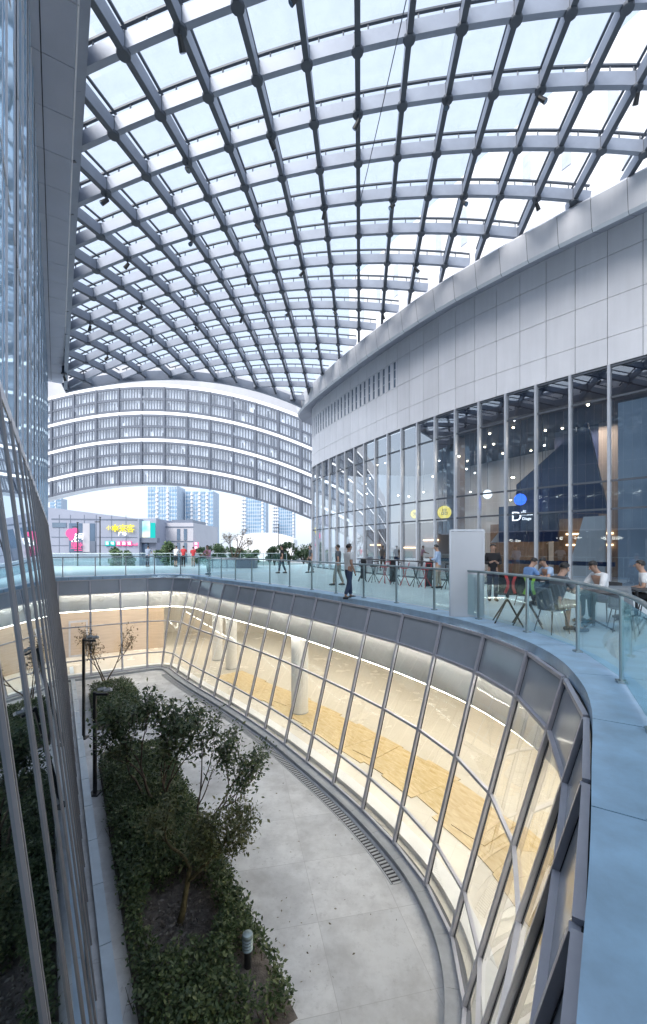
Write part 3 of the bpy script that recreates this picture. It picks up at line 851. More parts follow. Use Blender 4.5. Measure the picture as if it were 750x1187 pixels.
# navy angular canopy (folded panel) high in the first bays
def slabq(q_a, z_a, q_b, z_b, q_c, z_c, q_d, z_d, inset, th, material, name):
    P_ = []
    for q_, z_ in ((q_a, z_a), (q_b, z_b), (q_c, z_c), (q_d, z_d)):
        p, t, n = along(q_, inset); P_.append((zz(p, z_), n))
    g = MB(); g.hexa([v - n * th for v, n in P_] + [v + n * th for v, n in P_]); return g.build(name, M[material], rb, world=True)
slabq(9.0, 3.0, 12.8, 3.3, 12.6, 4.6, 9.2, 6.9, 2.6, 0.12, 'blue_arch', 'folded_panel')
slabq(8.9, 2.9, 9.6, 2.9, 9.9, 0.1, 8.9, 0.1, 2.2, 0.10, 'white_paint', 'raking_leg')
slabq(14.0, 3.3, 14.5, 3.3, 15.6, 1.9, 15.1, 1.9, 4.6, 0.12, 'white_paint', 'raking_leg')
slabq(18.0, 3.3, 18.4, 3.3, 19.0, 1.9, 18.6, 1.9, 4.6, 0.12, 'white_paint', 'raking_leg')
# shelf lights, low navy counter band inside the glass
for (qa, qb, ins, z) in ((9.6, 11.6, 6.0, 2.3), (9.6, 11.6, 6.0, 1.75), (12.6, 14.2, 8.5, 2.0), (15.2, 18.0, 7.8, 2.2), (20.2, 22.4, 4.85, 2.1), (22.8, 24.6, 4.85, 1.6), (26, 28, 3.85, 1.8)):
    a, _, _ = along(qa, ins); b, _, _ = along(qb, ins); g = MB(); g.bar(zz(a, z), zz(b, z), 0.05, 0.09); g.build('shelf_light', M['orange_light'], rb, world=True)
for (qa, qb) in ((8.1, 11.7), (13.2, 16.0), (17.2, 22)):
    a, _, n = along(qa, 0.35); b, _, _ = along(qb, 0.35); g = MB(); g.bar(zz(a, 1.02), zz(b, 1.02), 0.03, 0.16); g.build('glass_band', M['counter_navy'], rb, world=True)
# ceiling downlights, all visible
rnd = random.Random(11)
for k in range(46):
    q = rnd.uniform(8.5, 29); ins = rnd.uniform(1.0, 9.5)
    p, _, _ = along(q, ins)
    z = rnd.choice([7.66, 7.66, 5.4, 6.2, 4.6])
    g = MB(); g.lathe([(0.07, z), (0.07, z + 0.05), (0.05, z + 0.06)], (p.x, p.y, 0), 10)
    if z < 7:
        g.tube([(p.x, p.y, z + 0.06), (p.x, p.y, 7.7)], 0.008, 5)
    dl = g.build('downlight', M['steel_dark'], rb, world=True)
    g = MB(); g.ball((p.x, p.y, z - 0.01), 0.055, 6); g.build('bulb', M['lamp_warm'] if k % 3 else M['lamp_white'], dl, world=True)
for q in (10, 14, 18, 22.5, 27):
    p, _, _ = along(q, 5)
    ld = bpy.data.lights.new('shop_lamp', 'AREA'); ld.shape = 'DISK'; ld.size = 1.6; ld.energy = 64; ld.color = (1.0, 0.80, 0.62)
    lo = bpy.data.objects.new('shop_lamp', ld); COL.objects.link(lo); lo.parent = rb; lo.location = Vector((p.x, p.y, 7.5)) - rb.location
# door frame of the entrance
p, t, n = along(13.0, 0.0)
# ================================================================== LATTICE ROOF
rf = thing('lattice_roof', 'vaulted glass roof on a grey steel lattice spanning between the two buildings', 'roof', tuple(W(12, 8, 12)))
U = Vector((0.9965, -0.084, 0)); V = Vector((0.084, 0.9965, 0))
def roof_z(x, y):
    q = AX.x * x + AX.y * y; p = NX.x * x + NX.y * y
    h = 12.45 - 0.0223 * (p - 10.4) ** 2
    if q > 20: h -= 0.0085 * (q - 20) ** 2
    return CAM_Z + h
Q0, Q1, P0, P1 = -7.0, 29.6, 0.33, 15.9
def p_hi(q):
    # follow the eave of the curved building
    j = min(range(0, len(FAC), 3), key=lambda k: abs(to_qp(FAC[k])[0] - q)); return to_qp(FAC[j])[1] - 1.0
PH = {}
def inside(x, y):
    q = AX.x * x + AX.y * y; p = NX.x * x + NX.y * y
    if not (Q0 <= q <= Q1 and p >= P0 - 0.0140 * (q - 2)): return False
    kq = round(q * 2) / 2
    if kq not in PH: PH[kq] = p_hi(kq)
    return p <= PH[kq]
def run_along(fixed, direction):
    """longest inside run of a straight plan line"""
    out = []; cur = []
    for k in range(-400, 800):
        s = k * 0.1
        pt = (U * fixed + V * s) if direction == 'v' else (V * fixed + U * s)
        if inside(pt.x, pt.y): cur.append(pt)
        elif cur: out.append(cur); cur = []
    if cur: out.append(cur)
    return max(out, key=len) if out else []
DU, DV = 1.24, 1.70
U0, V0 = -0.056, 12.2
HB = 0.37
def lift(pts, dz): return [Vector((p.x, p.y, roof_z(p.x, p.y) + dz)) for p in pts]
def thin(run, step=5):
    r = run[::step]
    if (r[-1] - run[-1]).length > 0.02: r.append(run[-1])
    return r
A_runs = []; B_runs = []
for k in range(-12, 24):
    r = run_along(V0 + DV * k, 'u')
    if len(r) > 8: A_runs.append((V0 + DV * k, r))
for k in range(-26, 16):
    r = run_along(U0 + DU * k, 'v')
    if len(r) > 8: B_runs.append((U0 + DU * k, r))
for v, r in A_runs:
    g = MB(); g.sweep(lift(thin(r), HB / 2), 0.145, HB); bo = g.build('cross_beam', M['steel'], rf, world=True)
    g = MB(); g.sweep(lift(thin(r), HB + 0.225), 0.07, 0.05); 
    for i in range(3, len(r), 6): 
        b = lift([r[i]], HB)[0]; g.tube([b, b + Vector((0, 0, 0.20))], 0.022, 6)
    g.build('glazing_bar', M['steel_dark'], bo, world=True)
for u, r in B_runs:
    g = MB(); g.sweep(lift(thin(r), HB / 2 - 0.012), 0.13, HB - 0.03); bo = g.build('long_beam', M['steel'], rf, world=True)
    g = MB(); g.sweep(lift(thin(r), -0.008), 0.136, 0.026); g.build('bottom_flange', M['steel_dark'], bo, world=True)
    g = MB(); g.sweep(lift(thin(r), HB + 0.225), 0.06, 0.045); g.build('glazing_bar', M['steel_dark'], bo, world=True)
# nodes
nodes = []
for v, _ in A_runs:
    for u, _ in B_runs:
        p = U * u + V * v
        if inside(p.x, p.y): nodes.append(p)
nodes.sort(key=lambda p: p.length)
def node_mesh(g, p):
    z = roof_z(p.x, p.y)
    g.lathe([(0.14, z - 0.055), (0.148, z - 0.03), (0.148, z + 0.02), (0.11, z + 0.025), (0.11, z + HB + 0.02)], (p.x, p.y, 0), 14)
vis = [p for p in nodes if p.y > 7.0 and abs(p.x / p.y) < 0.8][:100]
rest = [p for p in nodes if p not in vis]
for p in vis:
    g = MB(); node_mesh(g, p); g.build('node', M['steel_dark'], rf, world=True)
g = MB()
for p in rest: node_mesh(g, p)
tag(g.build('node', M['steel_dark'], rf, world=True), kind='stuff')
# glazing sheet above
vs = []; ix = {}; fs = []; st_ = 0.4
for a in range(-90, 130):
    for b in range(-60, 110):
        p = U * (a * st_) + V * (b * st_)
        ok = all(inside(*( (U * ((a + da) * st_) + V * ((b + db) * st_)).xy )) for da in (0, 1) for db in (0, 1))
        if ok:
            f = []
            for da, db in ((0, 0), (1, 0), (1, 1), (0, 1)):
                key = (a + da, b + db)
                if key not in ix:
                    w = U * (key[0] * st_) + V * (key[1] * st_); ix[key] = len(vs); vs.append((w.x, w.y, roof_z(w.x, w.y) + HB + 0.27))
                f.append(ix[key])
            fs.append(f)
g = MB(); g.add(vs, fs); g.build('glazing', M['roof_glass'], rf, world=True, smooth=True, fix=False)
# edge girders
def edge_line(qs, ps): return [W(q, p) for q, p in zip(qs, ps)]
n_ = 40
far_e = [W(Q1 + 0.12, P0 - 0.38 + (PH.get(29.5, 15.7) - P0 + 0.38) * i / n_) for i in range(n_ + 1)]
g = MB(); g.sweep(lift(far_e, 0.15), 0.22, 0.55); g.build('edge_girder', M['steel'], rf, world=True)
le = [W(Q0 + (Q1 - Q0) * i / 60, P0 + 0.1 - 0.0140 * (Q0 + (Q1 - Q0) * i / 60 - 2)) for i in range(61)]
g = MB(); g.sweep(lift(le, HB / 2), 0.18, 0.46); g.build('edge_girder', M['steel'], rf, world=True)
# small floodlights hung from alternate nodes
sp0 = None; cnt = 0
for (iv, (v, _)) in enumerate(A_runs):
    for (iu, (u, _)) in enumerate(B_runs):
        if (iv + 2 * iu) % 4: continue
        p = U * u + V * (v - 0.0)
        if not inside(p.x, p.y) or p.y < 7 or abs(p.x) > 0.85 * p.y or p.y > 26: continue
        loc = (p.x, p.y, roof_z(p.x, p.y) - 0.06)
        if sp0 is None:
            sp0 = thing('hanging_spotlight', 'small dark spotlight hung under a crossing of the steel roof lattice', 'spotlight', loc, group='spotlights hung from the roof lattice')
            g = MB(); g.tube([(0, 0, 0.01), (0, 0, -0.13)], 0.03, 8); g.build('bracket', M['steel_dark'], sp0)
            g = MB(); g.tube([(0.0, -0.05, -0.12), (0.02, 0.12, -0.30)], [0.055, 0.075], 10); h_ = g.build('lamp_head', M['lamp_black'], sp0)
            g = MB(); g.tube([(0.021, 0.123, -0.304), (0.022, 0.127, -0.309)], 0.06, 10); g.build('lens', M['mall_glass'], h_)
        else:
            copy_thing(sp0, loc, rz=(cnt * 1.7) % 6.28)
        cnt += 1

cbl = []
for i in range(13):
    f_ = i / 12; x_ = 1.85 + (1.3 - 1.85) * f_; y_ = 9.0 + 6.4 * f_
    cbl.append(Vector((x_, y_, roof_z(x_, y_) - 0.10 - 0.10 * math.sin(math.pi * f_))))
g = MB(); g.tube(cbl, 0.012, 6); cb_ = g.build('hanging_cable', M['steel_dark']); tag(cb_, 'thin dark cable slung just under the roof lattice', 'cable')

# ================================================================== FAR BRIDGE BUILDING
BY = 60.0; BK = 0.00958; BX0 = -24.0
br = thing('bridge_building', 'arched bridge building with dark slatted screens and lit white ribbons, spanning behind the roof', 'building', (BX0, BY, 0))
def arch(x): return -BK * (x - BX0) ** 2
BAYS = []
x = -62.0
while x < 8: BAYS.append(x); x += 3.1
levels = [26.6, 23.7, 19.95, 16.25, 12.55, 10.35]
def by(x): return BY - 1.2 * math.cos((x - BX0) / 22.0)
def arched(xs, z, y): return [Vector((x, by(x) + y, z + arch(x))) for x in xs]
xs = [ -62 + 70 * i / 70 for i in range(71)]
def strip(z0, z1, y0, y1, name, material):
    g = MB(); n = len(xs)
    vs = arched(xs, z0, y0) + arched(xs, z0, y1) + arched(xs, z1, y0) + arched(xs, z1, y1); fs = []
    for i in range(n - 1):
        fs += [(i, i + 1, n + i + 1, n + i), (2 * n + i, 3 * n + i, 3 * n + i + 1, 2 * n + i + 1), (i, 2 * n + i, 2 * n + i + 1, i + 1), (n + i, n + i + 1, 3 * n + i + 1, 3 * n + i)]
    fs += [(0, n, 3 * n, 2 * n), (n - 1, 2 * n - 1, 4 * n - 1, 3 * n - 1)]
    g.add(vs, fs); return g.build(name, M[material], br, world=True)
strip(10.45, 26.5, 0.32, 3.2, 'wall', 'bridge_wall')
strip(23.95, 26.6, 0.12, 0.18, 'top_screen', 'bridge_top')
rnd = random.Random(5)
for li_ in range(1, 5):
    z = levels[li_]
    strip(z - 0.23, z + 0.23, 0.10, 0.30, 'lit_ribbon', 'band_lit')
for li_ in range(1, 5):
    zt = levels[li_] - 0.36; zb = levels[li_ + 1] + (0.36 if li_ < 4 else 0.0)
    nrow = 2 if li_ < 4 else 1
    hh = (zt - zb) / nrow
    g = MB(); parts_ = []
    for r in range(nrow + 1):
        z = zb + hh * r; n = len(xs); y0, y1, z0, z1 = -0.02, 0.10, z - 0.16, z + 0.16
        vs = arched(xs, z0, y0) + arched(xs, z0, y1) + arched(xs, z1, y0) + arched(xs, z1, y1); fs = []
        for i in range(n - 1):
            fs += [(i, i + 1, n + i + 1, n + i), (2 * n + i, 3 * n + i, 3 * n + i + 1, 2 * n + i + 1), (i, 2 * n + i, 2 * n + i + 1, i + 1), (n + i, n + i + 1, 3 * n + i + 1, 3 * n + i)]
        fs += [(0, n, 3 * n, 2 * n), (n - 1, 2 * n - 1, 4 * n - 1, 3 * n - 1)]
        g.add(vs, fs, 1)
    for bi in range(len(BAYS) - 1):
        xa, xb = BAYS[bi], BAYS[bi + 1]
        for r in range(nrow):
            z0_ = zb + hh * r + 0.10; z1_ = z0_ + hh - 0.20
            m = 8
            for s in range(m):
                wx = (xb - xa) / m; cx = xa + wx * (s + 0.5)
                wd = wx * rnd.choice([0.34, 0.40, 0.46, 0.7] if rnd.random() < 0.4 else [0.38, 0.44])
                za = z0_ + arch(cx); zb_ = z1_ + arch(cx)
                if rnd.random() < 0.06:
                    if rnd.random() < 0.5: zb_ -= hh * rnd.uniform(0.2, 0.5)
                    else: za += hh * rnd.uniform(0.2, 0.5)
                g.obox((cx, by(cx) + 0.04, (za + zb_) / 2), Vector((wd / 2, 0, 0)), Vector((0, 0.025, 0)), Vector((0, 0, (zb_ - za) / 2)))
    g.build('slatted_screen', [M['bridge_slat'], M['bridge_rail']], br, world=True)
    for bi in range(len(BAYS)):
        xx = BAYS[bi]; g = MB(); g.box((xx, by(xx) - 0.03, (zt + zb) / 2 + arch(xx)), (0.20, 0.16, zt - zb + 0.34)); g.build('screen_post', M['bridge_rail'], br, world=True)

# pale tower slab rising behind the curved building, seen through the roof
wt = thing('white_tower', 'white building with narrow slit windows rising above the curved building beyond the glass roof', 'building', tuple(W(20, 30, 0)))
g = MB(); g.obox(W(12, 34, 12.5), AX * 26, NX * 8, Vector((0, 0, 17.4))); g.build('wall', M['white_tower'], wt, world=True)
for r, (z0_, z1_) in enumerate(((15.5, 18.2), (20.0, 22.7), (24.6, 27.4))):
    q = -6.0
    while q < 37.5:
        g = MB(); g.obox(W(q, 25.985, (z0_ + z1_) / 2), AX * 0.28, NX * 0.03, Vector((0, 0, (z1_ - z0_) / 2))); g.build('slit_window', M['pale_slit'], wt, world=True)
        q += 2.6 if r != 1 else 2.9

# ================================================================== CITY BEYOND
def at(px, Y, z): return Vector(((px - 375) / 500 * Y, Y, z))
def z_of(py, Y): return CAM_Z + (634 - py) / 500 * Y
# mall with signs
MY = 92.0
ml = thing('shopping_mall', 'grey blue clad shopping mall with coloured letter signs beyond the terrace on the left', 'building', (-60, MY, -5))
xa, xb = at(20, MY, 0).x, at(152, MY, 0).x
ztop0, ztop1 = z_of(589, MY), z_of(600, MY)
g = MB(); g.hexa([(xa, MY, -5), (xb, MY + 4, -5), (xb, MY + 34, -5), (xa, MY + 30, -5), (xa, MY, ztop0 + 1.0), (xb, MY + 4, ztop1), (xb, MY + 34, ztop1), (xa, MY + 30, ztop0 + 1.0)]); g.build('wall', M['mall_wall'], ml, world=True)
def mx(px, py, dy=-0.2):
    x = at(px, MY, 0).x; f = (x - xa) / (xb - xa); return Vector((x, MY + 4 * f + dy, z_of(py, MY)))
def mrect(px0, py0, px1, py1, material, name, dy=-0.12, th=0.1):
    a = mx(px0, py1, dy); b = mx(px1, py1, dy); c = mx(px1, py0, dy); d = mx(px0, py0, dy); h = Vector((0, th, 0))
    g = MB(); g.hexa([a, b, b + h, a + h, d, c, c + h, d + h]); return g.build(name, M[material], ml, world=True)
for (y0, y1) in ((600.5, 602), (622, 622.8), (632, 632.6)): mrect(56, y0, 150, y1, 'mall_dark', 'panel_line', -0.05, 0.06)
for px in (64, 76, 91, 104, 121, 137): mrect(px, 596, px + 0.5, 641, 'mall_dark', 'panel_line', -0.045, 0.05)
mrect(57, 605.5, 72, 611, 'mall_glass', 'window'); mrect(75, 606, 103, 640, 'mall_glass', 'window', -0.10); mrect(98, 627, 103.5, 640, 'mall_dark', 'doorway', -0.16)
mrect(90, 606, 97.5, 640, 'mall_pale', 'window_panel', -0.17)
def text_on(s, size, loc, rz, material, name, parent, ext=0.03, align='CENTER'):
    cu = bpy.data.curves.new(name, 'FONT'); cu.body = s; cu.size = size; cu.extrude = ext; cu.align_x = align; cu.align_y = 'CENTER'
    o = bpy.data.objects.new(name, cu); COL.objects.link(o)
    dg = bpy.context.evaluated_depsgraph_get(); dg.update()
    me = bpy.data.meshes.new_from_object(o.evaluated_get(dg))
    bpy.data.objects.remove(o); bpy.data.curves.remove(cu)
    me.name = name; me.materials.clear(); me.materials.append(M[material])
    ob = bpy.data.objects.new(name, me); COL.objects.link(ob)
    ob.rotation_euler = (R(90), 0, rz); ob.location = Vector(loc)
    if parent is not None:
        ob.parent = parent; ob.location = Vector(loc) - parent.location
    return ob
# pink rosette sign and glyphs
p0 = mx(77.5, 618, -0.4)
g = MB(); g.tube([(0, -0.1, 0), (0, 0.1, 0)], 1.0, 20); g.tube([(0.9, -0.1, 0.6), (0.9, 0.1, 0.6)], 0.6, 14); g.tube([(0.2, -0.12, -1.1), (0.2, 0.1, -1.1)], 0.5, 14)
o = g.build('rosette_sign', M['pink_sign'], ml); o.location = p0 - ml.location
text_on('花', 2.0, mx(82, 624, -0.55), 0, 'white_sign', 'sign_letters', ml); text_on('间', 1.5, mx(88, 622, -0.55), 0, 'white_sign', 'sign_letters', ml)
text_on('堂', 2.0, mx(86, 634.5, -0.5), 0, 'pink_sign', 'sign_letters', ml); text_on('里', 1.6, mx(81.5, 633, -0.5), 0, 'pink_sign', 'sign_letters', ml)
text_on('小', 1.1, mx(119, 611.5, -0.4), 0.04, 'sign_yellow_flat', 'sign_letters', ml)
text_on('✱', 2.2, mx(126, 612, -0.4), 0.04, 'sign_yellow_flat', 'sign_letters', ml)
for px, ch in ((134.5, '来'), (143, '客')): text_on(ch, 1.9, mx(px, 612.5, -0.4), 0.04, 'sign_yellow_flat', 'sign_letters', ml)
text_on('广场', 0.9, mx(134, 618.5, -0.4), 0.04, 'white_sign', 'sign_letters', ml)
for px, ch, m_ in ((117, '百', 'teal_sign'), (123, '味', 'teal_sign'), (129.5, '西', 'pink_sign'), (135.5, '面', 'pink_sign'), (141.5, '馆', 'pink_sign')):
    mrect(px - 2.4, 627, px + 2.4, 632.6, m_, 'sign_box', -0.3, 0.12)
    text_on(ch, 0.75, mx(px, 629.8, -0.33), 0.04, 'white_sign', 'sign_letters', ml, 0.02)
text_on('mall', 0.9, mx(147.5, 631, -0.3), 0.04, 'pink_sign', 'sign_letters', ml)
# screen block and entrance
sc = thing('screen_block', 'low mall wing with a pale coloured video screen above a dark entrance', 'building', (-38, 96, -5))
def blk(px0, py0, px1, py1, Y, dep, material, name, parent, base=None):
    a = at(px0, Y, 0).x; b = at(px1, Y, 0).x; z1_ = z_of(py0, Y); z0_ = z_of(py1, Y) if base is None else base
    g = MB(); g.box(((a + b) / 2, Y + dep / 2, (z0_ + z1_) / 2), (b - a, dep, z1_ - z0_)); return g.build(name, M[material], parent, world=True)
blk(152, 601, 181, 0, 98, 20, 'mall_wall', 'wall', sc, -5)
m_, nt_, out_ = new_mat('video_screen')
tc_ = nt_.nodes.new('ShaderNodeTexCoord'); nz_ = nt_.nodes.new('ShaderNodeTexNoise'); nz_.inputs['Scale'].default_value = 0.35; nz_.inputs['Detail'].default_value = 3
rp_ = nt_.nodes.new('ShaderNodeValToRGB'); rp_.color_ramp.elements[0].position = 0.35; rp_.color_ramp.elements[0].color = (0.25, 0.75, 0.85, 1); rp_.color_ramp.elements[1].position = 0.7; rp_.color_ramp.elements[1].color = (0.95, 0.85, 0.6, 1)
e_ = rp_.color_ramp.elements.new(0.52); e_.color = (0.60, 0.82, 0.88, 1)
em_ = nt_.nodes.new('ShaderNodeEmission'); em_.inputs['Strength'].default_value = 0.5
nt_.links.new(tc_.outputs['Object'], nz_.inputs['Vector']); nt_.links.new(nz_.outputs['Fac'], rp_.inputs['Fac']); nt_.links.new(rp_.outputs['Color'], em_.inputs['Color']); nt_.links.new(em_.outputs[0], out_.inputs['Surface'])
M['video'] = m_
blk(152.5, 604, 173.5, 623, 97.7, 0.25, 'video', 'video_screen', sc); blk(174.3, 606, 179.5, 625, 97.7, 0.25, 'teal_sign', 'side_screen', sc)
blk(152, 623.5, 182, 629, 96.6, 1.6, 'mall_dark', 'canopy', sc); blk(154, 630, 171, 645, 97.5, 0.6, 'mall_glass', 'entrance_glass', sc)
pw = thing('pale_mall_wing', 'pale clad mall wing with tall slit windows and a red vertical sign at its corner', 'building', (-34, 102, -5))
blk(175, 606, 224, 0, 104, 24, 'mall_pale', 'wall', pw, -5)
blk(199, 602.5, 223, 606, 105, 12, 'mall_dark', 'roof_plant', pw)
for (a, b, c, d) in ((181, 615, 189, 624), (205, 613, 208.5, 626), (213, 613, 216.5, 626), (213, 629, 216.5, 652), (205, 629, 208.5, 652)): blk(a, b, c, d, 103.85, 0.3, 'mall_glass', 'window', pw)
blk(176, 610.2, 224, 611.4, 103.9, 0.3, 'mall_dark', 'cornice', pw); blk(176, 627, 224, 628, 103.9, 0.3, 'mall_dark', 'cornice', pw)
for k in range(3):
    o = blk(225, 628.5 + k * 4.6, 229.5, 632.5 + k * 4.6, 103.5, 0.5, 'pink_sign', 'vertical_sign', pw)
    text_on('购物城'[k], 0.7, at(227.2, 103.4, z_of(630.5 + k * 4.6, 103.5)), 0, 'white_sign', 'sign_letters', pw, 0.02)
# towers
def tower(px0, px1, py, Y, label, split, seed):
    a = at(px0, Y, 0).x; b = at(px1, Y, 0).x; zt = z_of(py, Y); d = (b - a) * 0.9
    t = thing('apartment_tower', label, 'tower', ((a + b) / 2, Y, -5), group='apartment towers on the skyline')
    rr = random.Random(seed)
    g = MB(); g.box((0, d / 2, (zt + 5) / 2), (b - a, d, zt + 5)); g.box(((b - a) * 0.1, d / 2, zt + 5 + 2), ((b - a) * 0.35, d * 0.4, 4)); g.build('wall', M['tower_wall'], t)
    g = MB(); nf = int((zt + 5) / 3.2); ncol = 11
    for f in range(nf):
        for c in range(ncol):
            if c in split: continue
            w = (b - a) / ncol
            g.box((-(b - a) / 2 + w * (c + 0.5), -0.05, f * 3.2 + 1.9), (w * rr.choice([0.55, 0.7, 0.8]), 0.3, 1.75))
    for c in range(ncol):
        if c in split: continue
        w = (b - a) / ncol; g.box((-(b - a) / 2 + w * (c + 0.5), -0.05, (zt + 5) / 2), (0.3, 0.2, zt + 3))
    g.box((0, -0.05, (zt + 5) * 0.97), ((b - a) * 0.98, 0.2, 0.3))
    g.build('window_grid', M['tower_glass'], t)
    g = MB()
    for c in split:
        w = (b - a) / ncol
        for f in range(nf): g.box((-(b - a) / 2 + w * (c + 0.5), -0.5, f * 3.2 + 0.7), (w * 0.9, 1.1, 1.0))
        g.box((-(b - a) / 2 + w * (c + 0.5), -0.15, (zt + 5) / 2), (w * 0.3, 0.3, zt + 3))
    g.build('balcony_stack', M['white_tower'], t)
    return t
tower(171, 205, 563, 330, 'pale blue apartment tower, leftmost on the skyline', (3, 7), 1)
tower(215, 247, 569, 345, 'pale blue apartment tower with a flat top, second from the left on the skyline', (2, 5, 8), 2)
tower(280, 308, 575, 380, 'grey white apartment tower in the middle of the arch opening', (0, 1, 9), 3)
tower(316, 341, 583, 420, 'slim pale apartment tower beside the edge of the curved building', (0, 1, 2, 10), 4)
tower(58, 71, 578, 400, 'small blue office tower peeking above the mall roof', (5,), 5)
lowb = thing('low_hall', 'low white curved roof hall between the towers', 'building', (at(305, 200, 0).x, 200, -5))
g = MB(); n_ = 16; hw = 14.0
poly = [(-hw * math.cos(math.pi * i / n_), math.sin(math.pi * i / n_) * 3.2 + 10.0) for i in range(n_ + 1)]
for i in range(n_):
    (x0, z0_), (x1, z1_) = poly[i], poly[i + 1]
    g.hexa([(x0, 0, 0), (x1, 0, 0), (x1, 30, 0), (x0, 30, 0), (x0, 0, z0_), (x1, 0, z1_), (x1, 30, z1_), (x0, 30, z0_)])
g.build('hall_body', M['white_tower'], lowb)

# lamp poles beyond the terrace
def pole(px, py, Y, label):
    t = thing('street_lamp', label, 'lamp post', tuple(at(px, Y, -5)))
    H = z_of(py, Y) + 5
    g = MB(); g.tube([(0, 0, 0), (0, 0, H)], [0.12, 0.07], 8); g.build('pole', M['lamp_black'], t)
    g = MB(); g.box((-0.35, 0, H - 0.6), (0.7, 0.25, 0.12)); g.box((0.0, 0, H + 0.05), (0.22, 0.22, 0.1)); g.build('lamp_head', M['lamp_black'], t)
pole(116, 600, 60, 'tall thin dark lamp post in front of the mall signs'); pole(90, 606, 62, 'slim lamp post in front of the pink mall sign')
pole(323, 608, 90, 'distant lamp post right of the bare terrace tree')
# ================================================================== VEGETATION
npr = np.random.default_rng(4)
def leaf_mesh(name, P, size, material, parent=None, flat=0.5, aspect=0.5, world=True):
    """one mesh of many small pointed leaves (two triangles folded along the midrib)"""
    P = np.asarray(P, dtype=np.float64); n = len(P)
    if parent is not None and world:
        P = P - np.array(parent.location)
    yaw = npr.uniform(0, 2 * np.pi, n); pit = npr.normal(0.1, flat, n); roll = npr.normal(0, 0.6, n)
    s = size * npr.uniform(0.6, 1.35, n)
    d = np.stack([np.cos(yaw) * np.cos(pit), np.sin(yaw) * np.cos(pit), np.sin(pit)], 1)
    side = np.stack([-np.sin(yaw), np.cos(yaw), np.zeros(n)], 1)
    up = np.cross(side, d) * -1
    side = side * np.cos(roll)[:, None] + up * np.sin(roll)[:, None]
    up = np.cross(d, side)
    w = (s * aspect)[:, None]; L = s[:, None]
    v0 = P; v1 = P + d * L * 0.5 + side * w * 0.5 + up * w * 0.12; v2 = P + d * L; v3 = P + d * L * 0.5 - side * w * 0.5 + up * w * 0.12
    verts = np.stack([v0, v1, v2, v3], 1).reshape(-1, 3)
    me = bpy.data.meshes.new(name)
    me.vertices.add(4 * n); me.vertices.foreach_set('co', verts.ravel())
    me.loops.add(4 * n); me.polygons.add(n)
    me.polygons.foreach_set('loop_start', np.arange(0, 4 * n, 4)); me.polygons.foreach_set('loop_total', np.full(n, 4))
    me.loops.foreach_set('vertex_index', np.arange(4 * n))
    me.materials.append(M[material]); me.update(); me.validate()
    o = bpy.data.objects.new(name, me); COL.objects.link(o)
    if parent is not None: o.parent = parent
    return o

def fbm(x, y, s):
    return (np.sin(x * 1.9 + s) * np.cos(y * 2.3 - s) + 0.6 * np.sin(x * 4.1 - y * 3.3 + 2 * s) + 0.4 * np.cos(x * 7.7 + y * 6.1 + s)) / 2

def hedge(name, label, q_a, q_b, p_a, p_b, h, n, hole=None, group=None, skew=0.0):
    c = W((q_a + q_b) / 2, (p_a + p_b) / 2, FLOOR)
    t = thing(name, label, 'hedge', tuple(c), group=group)
    k = int(n * 1.5)
    q = npr.uniform(q_a, q_b, k); p = npr.uniform(p_a, p_b, k)
    u = npr.uniform(0, 1, k)
    edge = np.minimum.reduce([q - q_a - skew * (p_b - p), q_b - q, p - p_a, p_b - p])
    top = h * (0.86 + 0.24 * fbm(q * 1.4, p * 1.9, 1.3) + 0.10 * fbm(q * 4, p * 4.4, 2.0)) * np.clip(0.62 + edge * 1.3, 0.3, 1)
    z = top * np.where(u < 0.72, npr.uniform(0.80, 1.06, k), npr.uniform(0.05, 0.85, k))
    jit = npr.normal(0, 0.05, (k, 2)); q = q + jit[:, 0]; p = p + jit[:, 1]
    keep = edge > -0.02 + 0.05 * fbm(q * 5, p * 5, 0.4)
    keep &= fbm(q * 3.1, p * 2.7, 5.0) > -0.78
    if hole is not None:
        hq, hp, r1, r2 = hole
        rr = np.hypot((q - hq) / r1, (p - hp) / r2); keep &= rr > 1.0 + 0.16 * fbm(q * 4, p * 4, 2.2)
    if hole is not None: keep &= np.hypot((q - 6.12) / 0.50, (p - 2.42) / 0.26) > 1.0 + 0.2 * fbm(q * 6, p * 6, 1.0)
    q, p, z = q[keep][:n], p[keep][:n], z[keep][:n]
    P = np.stack([AX.x * q + NX.x * p, AX.y * q + NX.y * p, FLOOR + 0.03 + z], 1)
    leaf_mesh('foliage', P, 0.075, 'hedge_leaf', t, flat=0.45)
    # twiggy stems inside
    g = MB(); rr_ = random.Random(9)
    for i in range(int((q_b - q_a) * (p_b - p_a) * 16)):
        j = rr_.randrange(len(q)); b = W(q[j], p[j], FLOOR + 0.02); e = b + Vector((rr_.uniform(-.14, .14), rr_.uniform(-.14, .14), z[j] * 0.95))
        g.tube([b, b.lerp(e, 0.5) + Vector((rr_.uniform(-.03, .03), 0, 0)), e], [0.008, 0.006, 0.003], 4)
    pz = p_a + 0.1
    while pz < p_b - 0.05:          # surface runners that tie the stems together
        g.tube([W(q_a + 0.06 + (q_b - q_a - 0.12) * i / 20, pz + 0.03 * math.sin(i * 1.7 + pz * 9), FLOOR + 0.03) for i in range(21)], 0.012, 4); pz += 0.12
    g.tube([W((q_a + q_b) / 2, p_a + 0.08, FLOOR + 0.03), W((q_a + q_b) / 2, p_b - 0.08, FLOOR + 0.03)], 0.012, 4)
    g.build('stems', M['bark'], t, world=True)
    return t
